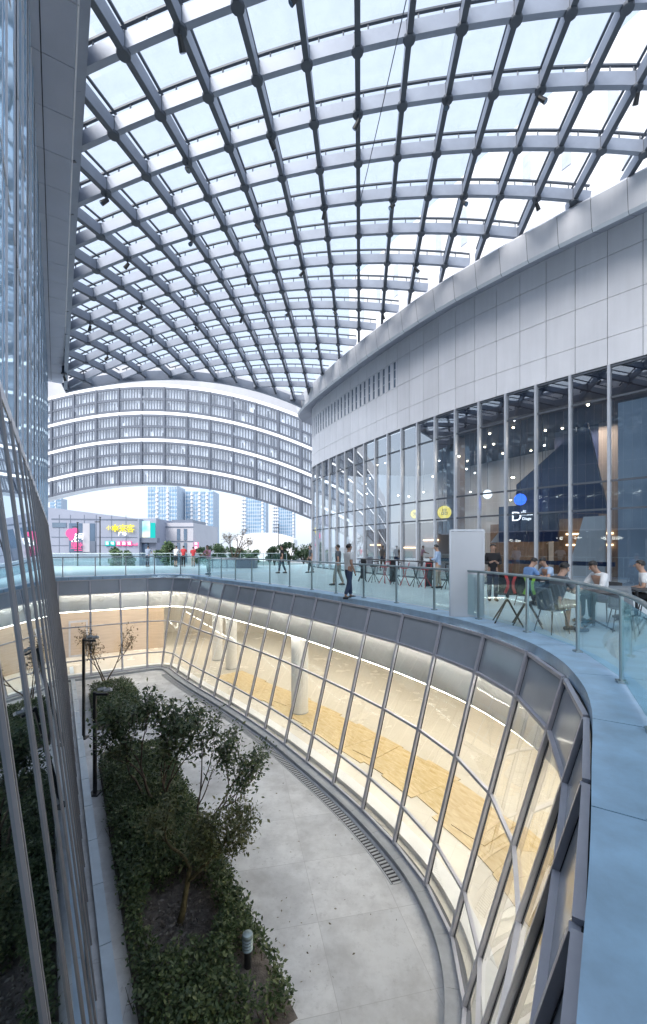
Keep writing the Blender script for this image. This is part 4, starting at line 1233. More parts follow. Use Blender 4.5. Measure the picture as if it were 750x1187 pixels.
# planting beds (soil) with the hedges on them
g = MB(); bed = [(5.7, 2.35), (6.1, 2.85), (9.0, 2.8), (14.6, 2.75), (14.8, 0.85), (5.4, 0.85)]
def soil_sheet(name, q_a, q_b, p_a, p_b, label):
    n = 34; m = 18; vs = []; fs = []
    for i in range(n + 1):
        for j in range(m + 1):
            q = q_a + (q_b - q_a) * i / n; p = p_a + (p_b - p_a) * j / m
            e = min(i, n - i, j, m - j)
            z = FLOOR + 0.004 + (0.05 + 0.05 * float(fbm(np.array(q * 3), np.array(p * 3), 1.0)) + random.uniform(0, 0.025)) * min(1, e / 2)
            vs.append(W(q, p, max(FLOOR + 0.004, z)))
    for i in range(n):
        for j in range(m): a = i * (m + 1) + j; fs.append((a, a + 1, a + m + 2, a + m + 1))
    g = MB(); g.add(vs, fs); o = g.build(name, M['soil'], smooth=True); return tag(o, kind='structure')
soil_sheet('planting_soil', 5.4, 14.9, 0.88, 2.82, ''); soil_sheet('planting_soil', 17.6, 22.3, 0.92, 2.75, '')
hedge('clipped_hedge', 'long dark green hedge in the near bed, with a bare patch round the small tree', 5.45, 14.8, 0.92, 2.78, 0.58, 46000, hole=(7.75, 1.72, 0.95, 0.62), group='hedges in the sunken court')
hedge('clipped_hedge', 'short dark green hedge in the far planting bed by the lamp posts', 17.7, 22.2, 0.98, 2.7, 0.62, 15000, group='hedges in the sunken court')
# leaf litter and twigs on the bare soil
lq = npr.normal(7.75, 0.42, 520); lp_ = npr.normal(1.72, 0.3, 520)
P = np.stack([AX.x * lq + NX.x * lp_, AX.y * lq + NX.y * lp_, np.full(520, FLOOR + 0.10)], 1)
M['litter'] = leafmat('leaf_litter', (0.10, 0.09, 0.08), (0.17, 0.15, 0.13), (0.30, 0.28, 0.26), 0.1)
tag(leaf_mesh('leaf_litter', P, 0.075, 'litter', flat=0.15), kind='stuff')

def grow(g, p, d, L, r, depth, rng, tips, spread=0.55, up=0.12, twigs=None):
    """recursive tapered branches; collects leaf anchors along the outer twigs"""
    n = 4; pts = [p]; rs = [r]; cur = p; dd = d
    for i in range(n):
        dd = (dd + Vector((rng.gauss(0, 0.13), rng.gauss(0, 0.13), rng.gauss(0, 0.08) + up * 0.3))).normalized()
        cur = cur + dd * (L / n); pts.append(cur); rs.append(r * (1 - 0.42 * (i + 1) / n))
        if depth <= 1: tips.append((cur, dd, depth))
    g.tube(pts, rs, 6 if r > 0.012 else 4)
    if depth == 0: return
    k = rng.choice([2, 3, 3]) if depth > 1 else rng.choice([3, 4])
    for j in range(k):
        b = pts[rng.randrange(2, n + 1)] if j else pts[-1]
        ax = Vector((rng.gauss(0, 1), rng.gauss(0, 1), rng.gauss(0, 0.55))).normalized()
        nd = (dd + ax * spread * rng.uniform(0.7, 1.5) + Vector((0, 0, up))).normalized()
        grow(g, b, nd, L * rng.uniform(0.60, 0.82), r * rng.uniform(0.45, 0.62), depth - 1, rng, tips, spread, up)

def tree(name, label, base, stems, depth, leaf, leafmat_, bark, n_leaf, seed, spread=0.55, up=0.12, scatter=0.10, group=None, aspect=0.45, cat='tree'):
    t = thing(name, label, cat, base, group=group)
    rng = random.Random(seed); g = MB(); tips = []
    for (d, L, r, off) in stems:
        grow(g, Vector((off[0], off[1], 0)), Vector(d).normalized(), L, r, depth, rng, tips, spread, up)
    g.build('trunk', M[bark], t, smooth=True)
    P = []
    for i in range(n_leaf):
        c, d, dep = tips[rng.randrange(len(tips))]
        P.append(c + Vector((rng.gauss(0, scatter), rng.gauss(0, scatter), rng.gauss(0, scatter * 0.8))))
    leaf_mesh('crown', [tuple(v) for v in P], leaf, leafmat_, t, flat=0.6, aspect=aspect, world=False)
    return t
# windblown leaves and grit on the paving
lr = random.Random(12); P = []
while len(P) < 260:
    q = lr.uniform(4.5, 24); p = lr.uniform(2.8, 6.2)
    if lr.random() < (0.25 if p > 3.6 else 0.9): P.append(tuple(W(q, p, FLOOR + 0.012)))
tag(leaf_mesh('fallen_leaves', P, 0.05, 'litter_dark', flat=0.08), kind='stuff')
def fl(x, y): return (x, y, FLOOR + 0.02)
tree('young_tree', 'small olive green tree with a mossy trunk rising from bare soil in the hedge', (W(7.75, 1.72).x, W(7.75, 1.72).y, FLOOR + 0.05),
     [((0.10, 0.1, 1), 0.9, 0.062, (0, 0))], 4, 0.085, 'olive_leaf', 'bark_mossy', 3600, 21, 0.75, 0.10, 0.11)
tree('leafy_shrub', 'tall open dark leaved shrub in the middle of the near hedge', (W(11.3, 1.9).x, W(11.3, 1.9).y, FLOOR + 0.05),
     [((0.05, 0.1, 1), 1.25, 0.045, (0, 0)), ((-0.5, 0.1, 1), 1.15, 0.036, (-.1, 0)), ((0.55, -0.1, 1), 1.15, 0.036, (.1, 0)), ((0.1, 0.5, 1), 1.2, 0.036, (0, .1))], 3, 0.13, 'shrub_leaf', 'bark', 4200, 5, 0.55, 0.20, 0.12)
tree('leafy_shrub', 'slender arching shrub with sparse leaves leaning out over the paving', (W(9.6, 2.35).x, W(9.6, 2.35).y, FLOOR + 0.05),
     [((0.75, -0.2, 1), 1.15, 0.03, (0, 0)), ((0.95, 0.1, 0.75), 1.1, 0.028, (.05, 0)), ((0.2, 0.1, 1), 1.2, 0.03, (0, 0.05))], 3, 0.10, 'shrub_leaf', 'bark', 2300, 14, 0.50, 0.18, 0.09)
tree('autumn_tree', 'small multi stemmed tree with thin bronze leaves in front of the oak wall', (at(122, 20.8, 0).x, 20.8, FLOOR),
     [((0.35, 0, 1), 1.1, 0.04, (0, 0)), ((-0.35, 0.1, 1), 1.05, 0.04, (0, 0)), ((0.05, -0.25, 1), 1.2, 0.035, (0, 0))], 3, 0.11, 'autumn_leaf', 'bark', 900, 8, 0.5, 0.25, 0.10)
# far trees beyond the terrace
def round_tree(px, py_top, Y, wpx, label, mat_, n, seed, name='leafy_tree'):
    base = at(px, Y, -5); H = z_of(py_top, Y) + 5; r = wpx / 500 * Y / 2
    t = thing(name, label, 'tree', tuple(base), group='trees beyond the terrace')
    rng = random.Random(seed)
    g = MB(); g.tube([(0, 0, 0), (0.05, 0, H * 0.4), (0, 0, H * 0.8)], [0.22, 0.16, 0.06], 7)
    for k in range(7):
        a = rng.uniform(0, 6.28); g.tube([(0, 0, H * 0.45), (math.cos(a) * r * .4, math.sin(a) * r * .4, H * .65), (math.cos(a) * r * .7, math.sin(a) * r * .7, H * .82)], [0.1, 0.06, 0.02], 5)
    g.build('trunk', M['bark'], t)
    cl = [(rng.uniform(-.7, .7) * r, rng.uniform(-.7, .7) * r, H * rng.uniform(0.55, 0.9), rng.uniform(0.25, 0.48) * r) for _ in range(16)]
    P = []
    for i in range(n):
        cx, cy, cz, cr = cl[rng.randrange(len(cl))]; v = Vector((rng.gauss(0, 1), rng.gauss(0, 1), rng.gauss(0, 1))).normalized() * cr * rng.uniform(0.55, 1.05)
        P.append((cx + v.x, cy + v.y, min(H, cz + v.z * 0.8)))
    leaf_mesh('crown', P, 0.34, mat_, t, flat=0.7, aspect=0.6, world=False)
round_tree(194, 624, 55, 22, 'round green tree behind the people in red at the far railing', 'far_leaf', 3600, 1)
round_tree(139, 633, 57, 26, 'low rounded light green tree under the mall signs', 'far_leaf', 2600, 2)
for k, (px, py, Y, w, lab) in enumerate([(238, 631, 75, 20, 'broad green tree just right of the red vertical sign'), (256, 629, 80, 22, 'green tree behind the bare terrace tree on its left'), (274, 632, 84, 22, 'low green tree directly behind the bare terrace tree'),
                                         (292, 634, 88, 20, 'low pale green tree below the middle tower'), (318, 630, 82, 20, 'dark green tree left of the curved building edge'), (334, 627, 78, 26, 'dark bushy green tree against the curved building edge'), (352, 628, 84, 26, 'dark green tree partly behind the end of the curved building')]):
    round_tree(px, py, Y, w, lab, 'far_leaf' if k < 4 else 'far_leaf_dark', 2400, 10 + k)
# bare ornamental tree in a planter on the terrace
pc = at(272, 34.0, 0)
pl_ = thing('terrace_planter', 'dark square planter at the foot of the bare tree on the terrace', 'planter', (pc.x, pc.y, 0.0))
g = MB(); g.box((0, 0, 0.36), (3.4, 1.5, 0.70)); g.build('planter_box', M['mall_dark'], pl_)
g = MB(); g.box((0, 0, 0.725), (3.5, 1.6, 0.05)); g.build('planter_rim', M['curb'], pl_)
tree('bare_tree', 'thinly leaved ornamental tree standing in the dark terrace planter', (pc.x, pc.y, 0.75), [((0.15, 0, 1), 0.95, 0.07, (0, 0)), ((-0.45, 0, 1), 0.85, 0.055, (-.1, 0)), ((0.6, 0.1, 1), 0.8, 0.05, (.1, 0))], 3, 0.13, 'autumn_leaf', 'bark', 700, 31, 0.62, 0.16, 0.10)

# ================================================================== COURT LAMPS
def court_post(base, H, label, arm):
    t = thing('lamp_post', label, 'lamp post', base)
    g = MB(); g.box((0, 0, H / 2), (0.075, 0.075, H)); g.build('pole', M['lamp_black'], t)
    g = MB(); g.box((0, 0, 0.02), (0.26, 0.26, 0.04)); g.build('base_plate', M['lamp_black'], t)
    g = MB(); g.bar((0, 0, H - 0.06), (arm, 0, H - 0.06), 0.06, 0.06); a_ = g.build('arm', M['lamp_black'], t)
    for s, zt in ((arm * 0.55, 0.02), (arm, 0.0)):
        g = MB(); g.obox((s, -0.02, H + 0.06 + zt), Vector((0.09, 0, 0.02)), Vector((0, 0.07, -0.03)), Vector((-0.01, 0.015, 0.035))); h_ = g.build('floodlight', M['curb'], t)
        g = MB(); g.obox((s + 0.003, -0.092, H + 0.088 + zt), Vector((0.075, 0, 0.017)), Vector((0, 0.004, 0.0)), Vector((0, 0.012, 0.026))); g.build('lens', M['white_paint'], h_)
b1 = at(97, 15.0, FLOOR); court_post(tuple(b1), 3.45, 'thin dark lamp post with two floodlights, farther of the pair by the left glass wall', 0.42)
b2 = at(110, 11.6, FLOOR); court_post(tuple(b2), 2.75, 'thin dark lamp post with small floodlights, nearer of the pair by the left glass wall', 0.36)
bl = at(287, 6.75, FLOOR)
t = thing('bollard_light', 'short grey louvred bollard light at the front corner of the near hedge', 'bollard', tuple(bl))
g = MB(); g.lathe([(0.055, 0), (0.055, 0.34)], n=18); g.build('stem', M['lamp_black'], t)
g = MB(); g.lathe([(0.058, 0.34), (0.058, 0.54)], n=18); g.build('lamp_tube', M['white_paint'], t)
for k in range(4):
    g = MB(); g.lathe([(0.083, 0.355 + k * 0.048), (0.085, 0.37 + k * 0.048), (0.066, 0.385 + k * 0.048)], n=20); g.build('louvre_ring', M['rail_steel'], t)
g = MB(); g.lathe([(0.085, 0.545), (0.085, 0.575), (0.075, 0.60), (0.03, 0.612)], n=20); g.build('cap', M['rail_steel'], t)

# ================================================================== PEOPLE
def skin_mesh(nodes, edges, root, sub=2):
    me = bpy.data.meshes.new('tmp'); me.from_pydata([n[0] for n in nodes], edges, [])
    o = bpy.data.objects.new('tmp', me); COL.objects.link(o)
    o.modifiers.new('Skin', 'SKIN')
    sv = me.skin_vertices[0].data
    for i, n in enumerate(nodes):
        r = n[1]; sv[i].radius = (r if isinstance(r, tuple) else (r, r)); sv[i].use_root = (i == root)
    m = o.modifiers.new('Sub', 'SUBSURF'); m.levels = sub; m.render_levels = sub
    dg = bpy.context.evaluated_depsgraph_get(); dg.update()
    res = bpy.data.meshes.new_from_object(o.evaluated_get(dg))
    bpy.data.objects.remove(o); bpy.data.meshes.remove(me)
    return res

def person(label, loc, rz, pose, shirt, trousers, shoe='shoe', short_sleeve=True, shorts=False, tilt=0.0, group=None, scale=1.0):
    """figure faces local +Y; pose gives joint positions"""
    t = thing('person', label, 'person', loc, rz, group)
    t.scale = (scale, scale, scale)
    J = {k: Vector(v) for k, v in pose.items()}
    names = list(J); ids = {n: i for i, n in enumerate(names)}
    rad = dict(pelvis=(0.135, 0.105), waist=(0.125, 0.095), chest=(0.150, 0.108), collar=(0.09, 0.075), neck=(0.052, 0.055), jaw=(0.062, 0.075), head=(0.078, 0.097), crown=(0.062, 0.078),
               shl=0.062, shr=0.062, ell=0.043, elr=0.043, wrl=0.030, wrr=0.030, hpl=0.092, hpr=0.092, knl=0.060, knr=0.060, anl=0.040, anr=0.040, tol=0.034, tor=0.034, hal=0.034, har=0.034, thl=0.082, thr=0.082)
    chain = [('pelvis', 'waist'), ('waist', 'chest'), ('chest', 'collar'), ('collar', 'neck'), ('neck', 'jaw'), ('jaw', 'head'), ('head', 'crown'), ('chest', 'shl'), ('shl', 'ell'), ('ell', 'wrl'), ('wrl', 'hal'),
             ('chest', 'shr'), ('shr', 'elr'), ('elr', 'wrr'), ('wrr', 'har'), ('pelvis', 'hpl'), ('hpl', 'thl'), ('thl', 'knl'), ('knl', 'anl'), ('anl', 'tol'), ('pelvis', 'hpr'), ('hpr', 'thr'), ('thr', 'knr'), ('knr', 'anr'), ('anr', 'tor')]
    for s in 'lr':
        J['th' + s] = J['hp' + s].lerp(J['kn' + s], 0.5)
    names = list(J); ids = {n: i for i, n in enumerate(names)}
    me = skin_mesh([(tuple(J[n]), rad[n]) for n in names], [(ids[a], ids[b]) for a, b in chain], ids['pelvis'])
    # nose, ears, fingers and thumbs added to the same mesh
    g = MB()
    me_v = [tuple(v.co) for v in me.vertices]; me_f = [tuple(p.vertices) for p in me.polygons]
    bpy.data.meshes.remove(me)
    g.add(me_v, me_f, 0)
    hd = J['head']; fwd = (J['chin_dir'] if 'chin_dir' in J else Vector((0, 1, 0)))
    hx = (J['crown'] - J['jaw']).normalized(); f = Vector((0, 1, 0)); f = (f - hx * f.dot(hx)).normalized(); sx = f.cross(hx)
    g.tube([hd + f * 0.085 + hx * 0.01, hd + f * 0.115 - hx * 0.03, hd + f * 0.09 - hx * 0.04], [0.008, 0.016, 0.008], 6)
    for s in (-1, 1): g.ball(tuple(hd + sx * s * 0.083 - hx * 0.01), 0.022, 5, (0.5, 0.8, 1.3))
    for s in 'lr':
        w_ = J['wr' + s]; h_ = J['ha' + s]; d = (h_ - w_).normalized(); side = d.cross(Vector((0, 0, 1)));
        if side.length < 0.2: side = Vector((0, 1, 0)) if abs(d.y) < 0.9 else Vector((1, 0, 0))
        side.normalize(); nrm = side.cross(d).normalized()
        for k in range(4):
            o = (k - 1.5) * 0.017; ln = (0.070, 0.080, 0.076, 0.060)[k]; b = h_ + side * o + d * 0.012
            g.tube([b, b + d * ln * 0.5 - nrm * 0.008, b + d * ln * 0.85 - nrm * 0.032], [0.0095, 0.0085, 0.007], 5)
        b = h_ - side * 0.028 - d * 0.03; g.tube([b, b - side * 0.022 + d * 0.03, b - side * 0.02 + d * 0.06 - nrm * 0.012], [0.011, 0.010, 0.008], 5)
    bo = g.build('body', M['skin'], t, smooth=True)
    # eyes and mouth as dark marks standing in the face
    g = MB()
    for s in (-1, 1): g.ball(tuple(hd + f * 0.092 + sx * s * 0.034 + hx * 0.012), 0.010, 5, (1.2, 0.6, 0.7))
    g.build('eyes', M['hair'], t)
    # shirt
    tn = ['pelvis', 'waist', 'chest', 'collar', 'shl', 'shr', 'ell', 'elr'] + ([] if short_sleeve else ['wrl', 'wrr'])
    K = {n: J[n].copy() for n in tn}
    K['hem'] = J['pelvis'] + (J['pelvis'] - J['waist']) * 0.25
    K['collar'] = J['collar'] + (J['collar'] - J['chest']) * 0.05
    if short_sleeve:
        for s in 'lr': K['el' + s] = J['sh' + s].lerp(J['el' + s], 0.72)
    else:
        for s in 'lr': K['wr' + s] = J['el' + s].lerp(J['wr' + s], 0.92)
    rs = dict(rad); rs['hem'] = (0.150, 0.118)
    grow_ = 0.016
    def add(r): return (r[0] + grow_, r[1] + grow_) if isinstance(r, tuple) else r + grow_
    nm = list(K); di = {n: i for i, n in enumerate(nm)}
    ce = [(a, b) for a, b in chain if a in di and b in di] + [('hem', 'pelvis')]
    sm = skin_mesh([(tuple(K[n]), add(rs[n])) for n in nm], [(di[a], di[b]) for a, b in ce], di['chest'])
    sm.name = 'shirt'; sm.materials.append(M[shirt]); sm.polygons.foreach_set('use_smooth', [True] * len(sm.polygons))
    o = bpy.data.objects.new('shirt', sm); COL.objects.link(o); o.parent = t
    # trousers
    K = {n: J[n].copy() for n in ('pelvis', 'hpl', 'hpr', 'thl', 'thr', 'knl', 'knr', 'anl', 'anr')}
    K['belt'] = J['pelvis'].lerp(J['waist'], 0.45)
    tr = dict(rad); tr['belt'] = (0.128, 0.1); tr['anl'] = tr['anr'] = 0.052; tr['knl'] = tr['knr'] = 0.064; tr['pelvis'] = (0.13, 0.102)
    if shorts:
        for s in 'lr': K['an' + s] = J['kn' + s].lerp(J['an' + s], 0.06); tr['an' + s] = 0.072; K['kn' + s] = J['th' + s].lerp(J['kn' + s], 0.85); tr['kn' + s] = 0.074
    else:
        for s in 'lr': K['an' + s] = J['kn' + s].lerp(J['an' + s], 0.94)
    grow_ = 0.012
    nm = list(K); di = {n: i for i, n in enumerate(nm)}
    ce = [(a, b) for a, b in chain if a in di and b in di] + [('belt', 'pelvis')]
    tm = skin_mesh([(tuple(K[n]), add(tr[n])) for n in nm], [(di[a], di[b]) for a, b in ce], di['pelvis'])
    tm.name = 'trousers'; tm.materials.append(M[trousers]); tm.polygons.foreach_set('use_smooth', [True] * len(tm.polygons))
    o = bpy.data.objects.new('shorts' if shorts else 'trousers', tm); COL.objects.link(o); o.parent = t
    for s in 'lr':
        a = J['an' + s]; b = J['to' + s]; d = (b - a); d.z = 0; d.normalize()
        g = MB(); base = min(a.z, b.z) - 0.035
        g.tube([Vector((a.x, a.y, base + 0.04)) - d * 0.07, Vector((a.x, a.y, base + 0.05)), Vector((b.x, b.y, base + 0.04)) - d * 0.02, Vector((b.x, b.y, base + 0.032)) + d * 0.07], [0.036, 0.050, 0.046, 0.028], 10)
        g.build('shoe', M[shoe], t, smooth=True)
    # hair cap
    g = MB(); n1, n2 = 8, 16; vs = []; fs = []
    for i in range(n1 + 1):
        th = (math.pi * 0.62) * i / n1
        for k in range(n2):
            a = 2 * math.pi * k / n2
            cut_ = 1.0 if math.sin(a) < 0.3 else 0.62       # higher hairline on the face side
            T_ = th * cut_
            v = hd + hx * 0.024 + sx * (math.cos(a) * math.sin(T_) * 0.088) + f * (math.sin(a) * math.sin(T_) * (0.096 if math.sin(a) > 0 else 0.106) - 0.006) + hx * (math.cos(T_) * 0.094)
            vs.append(v)
    for i in range(n1):
        for k in range(n2): fs.append((i * n2 + k, i * n2 + (k + 1) % n2, (i + 1) * n2 + (k + 1) % n2, (i + 1) * n2 + k))
    g.add(vs, fs); g.build('hair', M['hair'], t, smooth=True)
    return t

def P_stand(arm='down', step=0.0, lean=0.0, head=0.0):
    d = dict(pelvis=(0, 0, 0.95), waist=(0, lean * 0.25, 1.10), chest=(0, lean * 0.7, 1.30), collar=(0, lean * 0.95, 1.45), neck=(0, lean + 0.01, 1.50), jaw=(0, lean + 0.03 + head * .3, 1.565 - head * 0.1), head=(0, lean + 0.025 + head * 0.6, 1.64 - head * 0.12), crown=(0, lean + 0.01 + head, 1.70 - head * 0.2),
             shl=(-0.175, lean * 0.85, 1.41), shr=(0.175, lean * 0.85, 1.41), hpl=(-0.085, 0, 0.90), hpr=(0.085, 0, 0.90),
             knl=(-0.09, 0.02 + step * 0.55, 0.50), knr=(0.09, 0.02 - step * 0.35, 0.50), anl=(-0.09, -0.02 + step, 0.085), anr=(0.09, -0.02 - step, 0.085 + abs(step) * 0.15), tol=(-0.10, 0.12 + step, 0.035), tor=(0.10, 0.12 - step, 0.035 + abs(step) * 0.02))
    if arm == 'down':
        d.update(ell=(-0.23, lean - 0.03 - step * 0.3, 1.13), elr=(0.23, lean - 0.03 + step * 0.3, 1.13), wrl=(-0.24, lean + 0.05 - step * 0.6, 0.89), wrr=(0.24, lean + 0.05 + step * 0.6, 0.89), hal=(-0.24, lean + 0.08 - step * 0.6, 0.81), har=(0.24, lean + 0.08 + step * 0.6, 0.81))
    elif arm == 'rail':
        d.update(ell=(-0.24, lean + 0.16, 1.20), elr=(0.24, lean + 0.16, 1.20), wrl=(-0.16, lean + 0.38, 1.15), wrr=(0.16, lean + 0.38, 1.15), hal=(-0.10, lean + 0.42, 1.14), har=(0.10, lean + 0.42, 1.14))
    elif arm == 'hold':
        d.update(ell=(-0.22, lean + 0.0, 1.15), elr=(0.22, lean + 0.0, 1.15), wrl=(-0.10, lean + 0.23, 1.16), wrr=(0.10, lean + 0.23, 1.18), hal=(-0.04, lean + 0.27, 1.20), har=(0.04, lean + 0.27, 1.22))
    elif arm == 'reach':
        d.update(ell=(-0.33, lean + 0.10, 1.20), elr=(0.24, lean - 0.06, 1.14), wrl=(-0.42, lean + 0.30, 1.16), wrr=(0.25, lean + 0.05, 0.90), hal=(-0.44, lean + 0.38, 1.14), har=(0.25, lean + 0.09, 0.82))
    return d
def P_sit(seat=0.46, lean=0.10, arms='table', head=0.05):
    z = seat + 0.10
    d = dict(pelvis=(0, 0, z), waist=(0, lean * 0.3, z + 0.16), chest=(0, lean * 0.75, z + 0.36), collar=(0, lean, z + 0.50), neck=(0, lean + 0.02, z + 0.55), jaw=(0, lean + 0.05 + head * .3, z + 0.61 - head * .1), head=(0, lean + 0.045 + head * .6, z + 0.685 - head * .12), crown=(0, lean + 0.03 + head, z + 0.745 - head * .2),
             shl=(-0.175, lean * 0.9, z + 0.46), shr=(0.175, lean * 0.9, z + 0.46), hpl=(-0.09, 0.03, z - 0.02), hpr=(0.09, 0.03, z - 0.02), knl=(-0.11, 0.44, z + 0.0), knr=(0.11, 0.44, z + 0.0),
             anl=(-0.11, 0.40, 0.085), anr=(0.11, 0.46, 0.085), tol=(-0.12, 0.54, 0.035), tor=(0.12, 0.60, 0.035))
    if arms == 'table': d.update(ell=(-0.24, lean + 0.12, z + 0.22), elr=(0.24, lean + 0.12, z + 0.22), wrl=(-0.12, lean + 0.35, z + 0.26), wrr=(0.12, lean + 0.35, z + 0.26), hal=(-0.07, lean + 0.42, z + 0.265), har=(0.07, lean + 0.42, z + 0.265))
    else: d.update(ell=(-0.23, lean + 0.02, z + 0.19), elr=(0.23, lean + 0.02, z + 0.19), wrl=(-0.15, lean + 0.24, z + 0.14), wrr=(0.15, lean + 0.24, z + 0.14), hal=(-0.12, lean + 0.31, z + 0.12), har=(0.12, lean + 0.31, z + 0.12))
    return d
def pd(px, Y): return ((px - 375) / 500 * Y, Y, 0.004)
D2 = R
person('person in white t-shirt and dark jeans walking beside the railing, one hand towards the rail', pd(404, 13.7), R(-60), P_stand('reach', 0.16), 'c_white', 'c_jeans')
person('person in a pale blue shirt looking down at a phone beside the high stools', pd(508, 17.2), R(60), P_stand('hold', 0.05, 0.03, 0.06), 'c_paleblue', 'c_khaki', short_sleeve=False)
person('person in black standing in the open shop doorway beside the white board', pd(571, 13.2), R(170), P_stand('hold', 0.03, 0.02, 0.02), 'c_black', 'c_navy', short_sleeve=False)
person('person in a grey blue shirt and dark trousers leaning on the far railing alone', (at(163, 34.8, 0).x, 36.15, 0.004), R(0), P_stand('rail', 0.03, 0.12), 'c_check', 'c_navy')
person('person in white top and dark shorts at the far railing beside people in red', (at(196.5, 34.8, 0).x, 36.25, 0.004), R(-10), P_stand('rail', 0.04, 0.10), 'c_white', 'c_black', shorts=True)
person('person in a red top and black trousers at the far railing beside the white top', (at(205.5, 34.8, 0).x, 36.3, 0.004), R(5), P_stand('rail', -0.03, 0.10), 'c_red', 'c_black')
person('person in red top and pale shorts at the right end of the far railing group', (at(217, 34.8, 0).x, 36.4, 0.004), R(15), P_stand('rail', 0.03, 0.08), 'c_red', 'c_khaki', shorts=True, scale=0.95)
person('person in pink top leaning on the railing at the far end of the court', (at(243, 26.0, 0).x, 25.8, 0.004), R(150), P_stand('rail', 0.02, 0.10), 'c_pink', 'c_navy')
person('person in dark clothes walking across the terrace behind the railing', pd(327, 27.0), R(80), P_stand('down', 0.20), 'c_black', 'c_navy')
person('person in black walking close to the end of the glass facade', pd(360, 27.5), R(100), P_stand('down', 0.16), 'c_grey', 'c_black')
person('person in dark grey walking just beyond the man in the white t-shirt', pd(392, 18.5), R(70), P_stand('down', 0.18), 'c_grey', 'c_khaki')

# ================================================================== TERRACE FURNITURE
def chair(loc, rz, label, shell, strap=None):
    t = thing('terrace_chair', label, 'chair', loc, rz, 'chairs on the terrace')
    g = MB(); n = 10; vs = []; fs = []
    for i in range(n + 1):           # shell: seat curving up into the back, slightly dished
        a = i / n
        if a < 0.5: y = 0.22 - a * 0.80; z = 0.45 - 0.02 * math.sin(a * 2 * math.pi)
        else: y = -0.18 - (a - 0.5) * 0.16; z = 0.45 + (a - 0.5) * 0.84
        for j in range(7):
            x = (j - 3) / 3 * (0.22 if a < 0.5 else 0.22 - (a - 0.5) * 0.06); vs.append((x, y + 0.05 * (abs(j - 3) / 3) ** 2 * (1 if a > 0.4 else 0.2), z + 0.025 * (abs(j - 3) / 3) ** 2 * (1 if a < 0.5 else 0)))
    m = len(vs)
    for i in range(m): x, y, z = vs[i]; vs.append((x, y - (0.012 if i >= 35 else 0), z - 0.016))
    for i in range(n):
        for j in range(6):
            a = i * 7 + j; fs += [(a, a + 1, a + 8, a + 7), (m + a, m + a + 7, m + a + 8, m + a + 1)]
    for i in range(n): fs += [(i * 7, i * 7 + 7, m + i * 7 + 7, m + i * 7), (i * 7 + 6, m + i * 7 + 6, m + i * 7 + 13, i * 7 + 13)]
    for j in range(6): fs += [(j, m + j, m + j + 1, j + 1), (n * 7 + j, n * 7 + j + 1, m + n * 7 + j + 1, m + n * 7 + j)]
    g.add(vs, fs); g.build('shell', M[shell], t, smooth=True)
    for sx_ in (-1, 1):
        for sy in (-1, 1):
            g = MB(); g.tube([(sx_ * 0.15, sy * 0.13, 0.435), (sx_ * 0.22, sy * 0.21 - 0.01, 0.0)], [0.012, 0.010], 8); g.build('leg', M['chair_black'], t)
    if strap:
        for sx_ in (-1, 1):
            g = MB(); g.sweep([(sx_ * 0.09, -0.215, 0.50), (sx_ * 0.07, -0.24, 0.62), (sx_ * 0.07, -0.26, 0.74), (sx_ * 0.10, -0.275, 0.86)], 0.05, 0.012, [(0, -1, 0.1)] * 4); g.build('back_strap', M[strap], t)
    return t
def swivel(loc, rz, label, strap):
    t = thing('high_chair', label, 'chair', loc, rz, 'high chairs with coloured backs')
    g = MB(); vs = []; fs = []
    g.obox((0, 0.0, 0.66), Vector((0.20, 0, 0)), Vector((0, 0.19, 0)), Vector((0, 0, 0.022))); g.build('seat', M['chair_black'], t)
    g = MB()
    for k in range(8):
        x = (k - 3.5) / 4 * 0.21; y = -0.21 + 0.06 * (x / 0.21) ** 2
        g.obox((x, y, 0.87), Vector((0.0255, 0.014 * (x / 0.21), 0)), Vector((0, 0.014, 0)), Vector((0, -0.03, 0.20)))
    g.build('backrest', M['chair_black'], t)
    for s in (-1, 1):
        g = MB(); g.sweep([(s * 0.10, -0.205, 0.68), (s * 0.055, -0.228, 0.80), (s * 0.05, -0.245, 0.92), (s * 0.10, -0.255, 1.06)], 0.055, 0.016, [(0, -1, 0)] * 4); g.build('back_strap', M[strap], t)
    g = MB(); g.tube([(0, 0, 0.64), (0, 0, 0.48)], 0.035, 10); g.build('hub', M['chair_black'], t)
    for k in range(4):
        a = k * math.pi / 2 + 0.6; g = MB(); g.tube([(0.02 * math.cos(a), 0.02 * math.sin(a), 0.52), (0.40 * math.cos(a), 0.40 * math.sin(a), 0.0)], [0.020, 0.014], 8); g.build('leg', M['chair_black'], t)
    return t
def table(loc, rz, label, r=0.42, top='chair_black'):
    t = thing('terrace_table', label, 'table', loc, rz, 'tables on the terrace')
    g = MB(); g.box((0, 0, 0.735), (r * 2, r * 1.8, 0.03)); g.build('tabletop', M[top], t)
    g = MB(); g.tube([(0, 0, 0.72), (0, 0, 0.05)], 0.03, 10); g.build('pedestal', M['chair_black'], t)
    for k in range(4):
        a = k * math.pi / 2 + math.pi / 4; g = MB(); g.tube([(0, 0, 0.16), (0.40 * math.cos(a), 0.40 * math.sin(a), 0.01)], [0.022, 0.014], 8); g.build('foot', M['chair_black'], t)
    return t
swivel(pd(588, 9.2), R(-8), 'black high chair with two red curved straps on its back', 'strap_red')
swivel(pd(611, 9.0), R(-14), 'black high chair with two lime green curved straps on its back', 'strap_green')
chair(pd(640, 8.3), R(-75), 'grey shell chair holding the person in grey near the railing', 'chair_grey')
person('person in grey top and shorts sitting on the grey chair near the railing', pd(643, 8.32), R(-75), P_sit(0.46, 0.14, 'table', 0.08), 'c_grey', 'c_khaki', shorts=True)
table(pd(688, 8.75), R(-15), 'black terrace table between the person in grey and the person in a white shirt', 0.46)
chair(pd(703, 9.5), R(100), 'dark shell chair under the person in the white shirt', 'chair_black')
